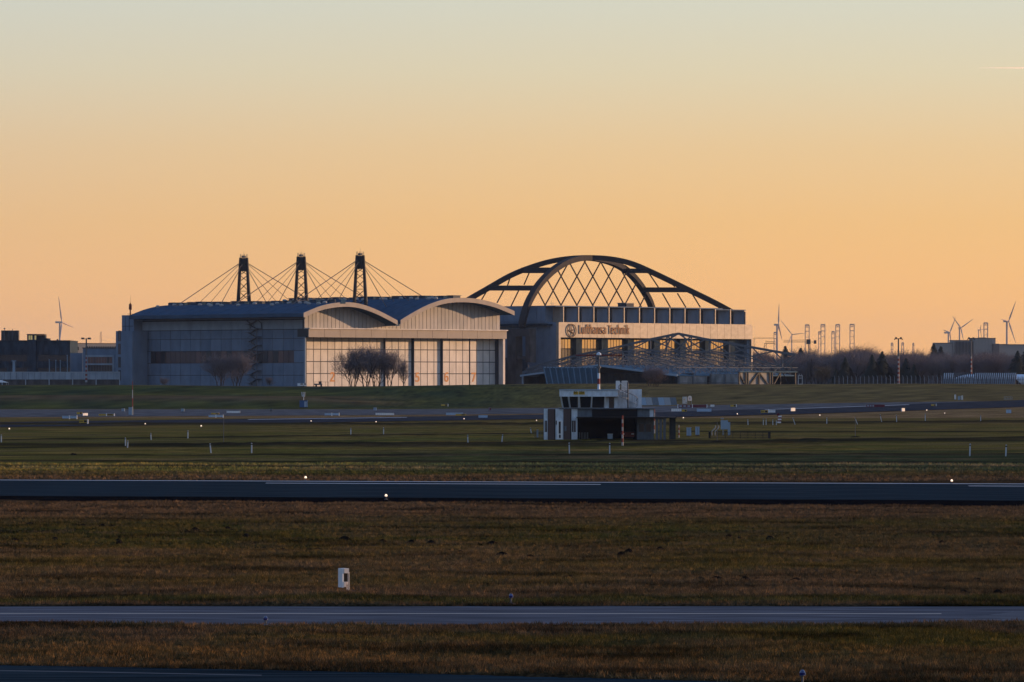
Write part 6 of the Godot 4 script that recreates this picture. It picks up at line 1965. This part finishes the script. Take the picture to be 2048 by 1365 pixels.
	b.tube(Vector3(-6 * k, 30 * k, 0), Vector3(-6 * k, 33 * k, 0), 0.06, 0.06, 6)
	obj("vent", b, M.grey_dark, t)
	g = field(1429, 872)
	t = thing("bent_pipes", "pair of bent pale pipes left of the tall equipment cabinet", "pipe", g[0])
	for x in [0.0, 0.45]:
		b = B.new()
		b.tube(Vector3(x - 0.35, 0, 0), Vector3(x - 0.35, 0.6, 0), 0.08, 0.08, 6)
		b.tube(Vector3(x - 0.35, 0.6, 0), Vector3(x + 0.15, 1.1, 0), 0.08, 0.08, 6)
		b.tube(Vector3(x + 0.15, 1.1, 0), Vector3(x + 0.15, 1.4, 0), 0.08, 0.08, 6)
		obj("pipe", b, M.grey, t)
	g = field(1481, 878.5)
	k = g[1] / FOCAL
	t = thing("low_fence", "low black mesh fence round the equipment right of the control building", "fence", g[0])
	for e in [[-60.0, 0.0, 60.0, 0.0], [60.0, 0.0, 60.0, -5.0], [-60.0, 0.0, -60.0, -5.0]]:
		var p0 := Vector3(e[0] * k, 0, e[1]); var p1 := Vector3(e[2] * k, 0, e[3])
		var n := int((p1 - p0).length() / 0.9)
		for j in n + 1:
			var p := p0.lerp(p1, float(j) / n)
			b = B.new()
			b.bar(p, p + Vector3(0, 0.92, 0), 0.06, 0.06)
			obj("fence_post", b, M.black, t)
		b = B.new()
		for y in [0.15, 0.5, 0.9]: b.bar(p0 + Vector3(0, y, 0), p1 + Vector3(0, y, 0), 0.035, 0.035)
		for j in n * 9:
			var p := p0.lerp(p1, float(j) / (n * 9))
			b.bar(p + Vector3(0, 0.05, 0), p + Vector3(0, 0.9, 0), 0.022, 0.022)
		obj("mesh", b, M.black, t)
	# gate posts left of the control building
	g = field(1080, 878)
	t = thing("low_fence", "short grey picket fence at the left wall of the control building", "fence", g[0])
	for j in 8:
		b = B.new()
		b.bar(Vector3(-0.7 + j * 0.19, 0, 0), Vector3(-0.7 + j * 0.19, 1.0, 0), 0.05, 0.05)
		obj("picket", b, M.grey_dark, t)
	b = B.new()
	b.bar(Vector3(-0.7, 0.9, 0), Vector3(0.65, 0.9, 0), 0.04, 0.05); b.bar(Vector3(-0.7, 0.2, 0), Vector3(0.65, 0.2, 0), 0.04, 0.05)
	obj("rail", b, M.grey_dark, t)
	# two bright service vans at the hangar corner
	for e in [[603.0, "white van parked at the hangar corner, left of two"], [610.0, "white van parked at the hangar corner, right of two"]]:
		var o := thing("parked_van", e[1], "van", P(e[0], 773.5, 1428), 0.4, "vans at the hangar corner")
		o.position.y = bank(o.position.x, 1428) - 0.05
		b = B.new()
		b.slab([Vector3(-0.45, 0.9, 0), Vector3(-0.40, 1.0, 0), Vector3(0.40, 1.0, 0), Vector3(0.45, 0.9, 0)], [Vector3(-0.45, 0.2, 0), Vector3(-0.40, 0.2, 0), Vector3(0.40, 0.2, 0), Vector3(0.45, 0.2, 0)], Vector3(0, 0, -2.4))
		obj("body", b, M.white, o)
		piece("windscreen", Vector3(-0.38, 0.6, 0.0), Vector3(0.38, 0.92, 0.03), M.glass_dark, o)
		for x in [-0.42, 0.34]:
			for z in [-0.4, -1.9]: piece("wheel", Vector3(x, 0, z - 0.25), Vector3(x + 0.08, 0.4, z + 0.25), M.black, o)
	# cart before door 2
	var o2 := thing("service_cart", "dark low cart and steps before the door with the orange 2", "cart", P(640, 772, 1430))
	o2.position.y = bank(o2.position.x, 1430) - 0.05
	piece("deck", Vector3(-1.8, 0.5, -1), Vector3(0.6, 0.9, 1), M.grey_dark, o2)
	piece("cab", Vector3(-0.4, 0.9, -0.8), Vector3(0.4, 1.6, 0.8), M.frame_dark, o2)
	b = B.new()
	for x in [-1.6, 0.4, 1.6, 2.6]: b.bar(Vector3(x, 0, 0.9), Vector3(x, 1.5, 0.9), 0.07, 0.07)
	b.bar(Vector3(-1.6, 1.4, 0.9), Vector3(2.6, 1.4, 0.9), 0.07, 0.07)
	obj("rail", b, M.grey_dark, o2)
	for x in [-1.4, 0.1]: piece("wheel", Vector3(x, 0, 0.8), Vector3(x + 0.5, 0.5, 1.02), M.black, o2)

# ---------------------------------------------------------------- fences and airliner at right
func make_right_edge() -> void:
	rng.seed = 61
	var d := 1430.0
	var k := d / FOCAL
	var crest := func(px: float) -> Vector3:
		var x := (px - 1024.0) * d / FOCAL
		return Vector3(x, bank(x, d) - 0.1, -d)
	var c0: Vector3 = crest.call(1670)
	var t := thing("perimeter_fence", "pale posted perimeter fence along the bank crest at right", "fence", c0)
	for j in 46:
		var p: Vector3 = crest.call(1670 + j * 8.55)
		p -= c0
		var b := B.new()
		b.bar(p, p + Vector3(0, 2.15, 0), 0.12, 0.12)
		b.bar(p + Vector3(0, 2.15, 0), p + Vector3(-0.25, 2.6, 0), 0.09, 0.09)
		obj("fence_post", b, M.wall_pale, t)
	var b2 := B.new()
	for j in 45:
		var p: Vector3 = crest.call(1670 + j * 8.55) - c0
		var q: Vector3 = crest.call(1670 + (j + 1) * 8.55) - c0
		for y in [0.5, 1.2, 2.1]: b2.bar(p + Vector3(0, y, 0), q + Vector3(0, y, 0), 0.05, 0.05)
		for e in 6:
			var r := p.lerp(q, (e + 0.5) / 6.0)
			b2.bar(r, r + Vector3(0, 2.1, 0), 0.025, 0.025)
	obj("fence_mesh", b2, M.brick, t)
	d = 1500.0
	c0 = Vector3((1600 - 1024.0) * d / FOCAL, 5.8, -d)
	t = thing("inner_fence", "tall thin dark wire fence between the shed and the wood", "fence", c0)
	for j in 52:
		var p := Vector3(j * 7.9 * d / FOCAL, 0, 0)
		var b := B.new()
		b.bar(p, p + Vector3(0, 3.0 + 0.4 * sin(j * 0.4), 0), 0.08, 0.08)
		b.bar(p + Vector3(0.6, 0, 0), p + Vector3(0.6, 2.6, 0), 0.04, 0.04)
		obj("fence_post", b, M.grey_dark, t)
	# little white ladder stand
	var st := thing("ladder_stand", "small white ladder stand at the right end of the shed", "ladder", P(1601, 772, 1450))
	var bb := B.new()
	for x in [-0.6, 0.6]: bb.bar(Vector3(x, 0, 0), Vector3(x, 3.0, 0), 0.12, 0.12)
	for y in [0.5, 2.3, 3.0]: bb.bar(Vector3(-0.7, y, 0), Vector3(0.7, y, 0), 0.12, 0.12)
	bb.bar(Vector3(-0.3, 3.0, 0), Vector3(-0.3, 3.6, 0), 0.08, 0.08); bb.bar(Vector3(0.4, 3.0, 0), Vector3(0.4, 3.5, 0), 0.08, 0.08)
	obj("frame", bb, M.white, st)
	# airliner behind the blast fence
	d = 1600.0
	k = d / FOCAL
	var a := thing("airliner", "white and pale blue airliner half hidden behind the slanted blast fence", "airplane", P(1900, 761, d))
	var b := B.new()
	var prof := [[0.0, 0.0, -0.5], [1.2, 0.9, -0.4], [3.0, 1.5, -0.2], [6.0, 1.95, 0.0], [30.0, 1.98, 0.0], [38.0, 1.0, 0.7]]
	for j in prof.size() - 1:
		var n := 20
		for e in n:
			var a0 := TAU * e / n; var a1 := TAU * (e + 1) / n
			var f := func(pr: Array, an: float) -> Vector3: return Vector3(pr[0], pr[2] + sin(an) * pr[1], cos(an) * pr[1])
			b.quad(f.call(prof[j], a0), f.call(prof[j], a1), f.call(prof[j + 1], a1), f.call(prof[j + 1], a0))
	obj("fuselage", b, mat("plane_white", lin(0.62, 0.68, 0.76), 0.4), a)
	for j in 26:
		piece("window", Vector3(20.6 + j * 0.55, 0.15, 1.93), Vector3(20.85 + j * 0.55, 0.5, 2.0), M.glass_dark, a)
	b = B.new()
	b.hexa([Vector3(16, -1.4, 1.9), Vector3(24, -1.6, 1.9), Vector3(24, -1.6, 1.2), Vector3(16, -1.4, 1.2), Vector3(18, 0.6, 9), Vector3(21, 0.6, 9), Vector3(21, 0.5, 8), Vector3(18, 0.5, 8)])
	obj("wing", b, M.grey_dark, a)
	b = B.new()
	for j in 12:
		var a0 := TAU * j / 12; var a1 := TAU * (j + 1) / 12
		var r := [[4.2, 0.4], [5.2, 0.95], [8.2, 0.95], [10.6, 0.4]]
		for e in 3:
			var f := func(q: Array, an: float) -> Vector3: return Vector3(q[0], 0.25 - q[0] * 0.06 + sin(an) * q[1], 3.4 + cos(an) * q[1])
			b.quad(f.call(r[e], a0), f.call(r[e], a1), f.call(r[e + 1], a1), f.call(r[e + 1], a0))
	obj("engine", b, M.grey_dark, a)
	# blast fence of slanted slats
	d = 1500.0
	k = d / FOCAL
	var p0 := P(1886, 769, d)
	t = thing("blast_fence", "row of slanted dark slats in front of the airliner", "fence", p0)
	for j in 36:
		b = B.new()
		var x := j * 4.15 * k
		b.bar(Vector3(x - 1.2 * k, -0.5, 0.3), Vector3(x + 2.6 * k, 23.0 * k, -0.8), 0.36, 0.14)
		obj("slat", b, M.grey_dark, t)
	for j in 35: # pale sheets between the slats, some left out where the engine shows
		var x := j * 4.15 * k
		for part in 2:
			if part == 1 and j > 4 and j < 15: continue
			var t0: float = [0.12, 0.56][part]; var t1: float = [0.56, 0.98][part]
			var f := func(xx: float, t: float) -> Vector3: return Vector3(xx + lerpf(-1.2, 2.6, t) * k, lerpf(-0.5, 23.0 * k, t), lerpf(0.3, -0.8, t) - 0.1)
			b = B.new()
			var o := Vector3(0, 0, -0.05)
			var q := [f.call(x + 0.1, t0), f.call(x + 4.0 * k, t0), f.call(x + 4.0 * k, t0) + o, f.call(x + 0.1, t0) + o, f.call(x + 0.1, t1), f.call(x + 4.0 * k, t1), f.call(x + 4.0 * k, t1) + o, f.call(x + 0.1, t1) + o]
			b.hexa(q)
			obj("sheet", b, M.plane_white if part else M.grey_blue, t)
	# small rail frame on the bank
	var g := field(2017, 800)
	t = thing("rail_frame", "small pale rail frame on the bank at far right", "railing", g[0])
	b = B.new()
	var kk: float = g[1] / FOCAL
	for j in 6: b.bar(Vector3((j - 2.5) * 3.2 * kk, 0, 0), Vector3((j - 2.5) * 3.2 * kk, 6 * kk, 0), 0.07, 0.07)
	b.bar(Vector3(-8 * kk, 6 * kk, 0), Vector3(8 * kk, 6 * kk, 0), 0.07, 0.07); b.bar(Vector3(-8 * kk, 1.5 * kk, 0), Vector3(8 * kk, 1.5 * kk, 0), 0.1, 0.12)
	obj("frame", b, M.wall_pale, t)

func _ready() -> void:
	# camera
	var cam := Camera3D.new()
	cam.name = "camera"
	add_child(cam)
	cam.position = Vector3(0, EYE, 0)
	cam.rotation.x = atan((HORIZON - 682.5) / FOCAL)
	cam.fov = rad_to_deg(2.0 * atan(682.5 / FOCAL))
	cam.near = 1.0; cam.far = 120000.0
	# sky and air
	var sun_az := 68.0
	var we := WorldEnvironment.new()
	we.name = "world_environment"
	var env := Environment.new()
	env.background_mode = Environment.BG_SKY
	var sky := Sky.new()
	var pan := PanoramaSkyMaterial.new()
	pan.panorama = make_sky(sun_az)
	sky.sky_material = pan
	env.sky = sky
	env.tonemap_mode = Environment.TONE_MAPPER_LINEAR
	env.tonemap_exposure = 1.11
	env.sdfgi_enabled = true; env.ssao_enabled = true; env.ssil_enabled = true
	env.fog_enabled = true
	env.fog_density = 0.000022
	env.fog_light_color = Color(0.78, 0.86, 1.0)
	we.environment = env
	add_child(we)
	# sun: low, to the right and a little ahead
	var sun := DirectionalLight3D.new()
	sun.name = "sun"
	var e := deg_to_rad(4.6)
	var a := deg_to_rad(sun_az)
	var to_sun := Vector3(sin(a) * cos(e), sin(e), -cos(a) * cos(e))
	add_child(sun)
	sun.look_at_from_position(Vector3.ZERO, -to_sun, Vector3.UP)
	sun.light_energy = 1.6
	sun.light_color = Color(1.0, 0.80, 0.60)
	sun.light_angular_distance = 0.5
	sun.shadow_enabled = true

	bump.seed = 2; bump.frequency = 0.12; bump.fractal_octaves = 3
	patchy.seed = 7; patchy.frequency = 0.045; patchy.fractal_octaves = 4
	fine.seed = 13; fine.frequency = 0.9; fine.fractal_octaves = 2
	var ub := B.new()
	ub.box(Vector3(-0.5, -0.5, -0.5), Vector3(0.5, 0.5, 0.5))
	unit_box = ub.mesh()
	materials()
	make_ground()
	make_pavement()
	make_vault_hangar()
	make_arch_hangar()
	make_shed()
	make_shack()
	make_left_buildings()
	make_skyline()
	make_plants()
	flood_mast("twin-lamp red and white floodlight mast at the left", 172, 677, 765, 1490.0, true)
	flood_mast("red and white floodlight mast in front of the middle of the wood", 1797.5, 678, 771, 1480.0, false)
	flood_mast("red and white floodlight mast in front of the right part of the wood", 1943, 678, 771, 1620.0, false)
	make_right_edge()
	make_signs()
	make_posts()
	make_lights()
	make_furniture()
	make_grass()
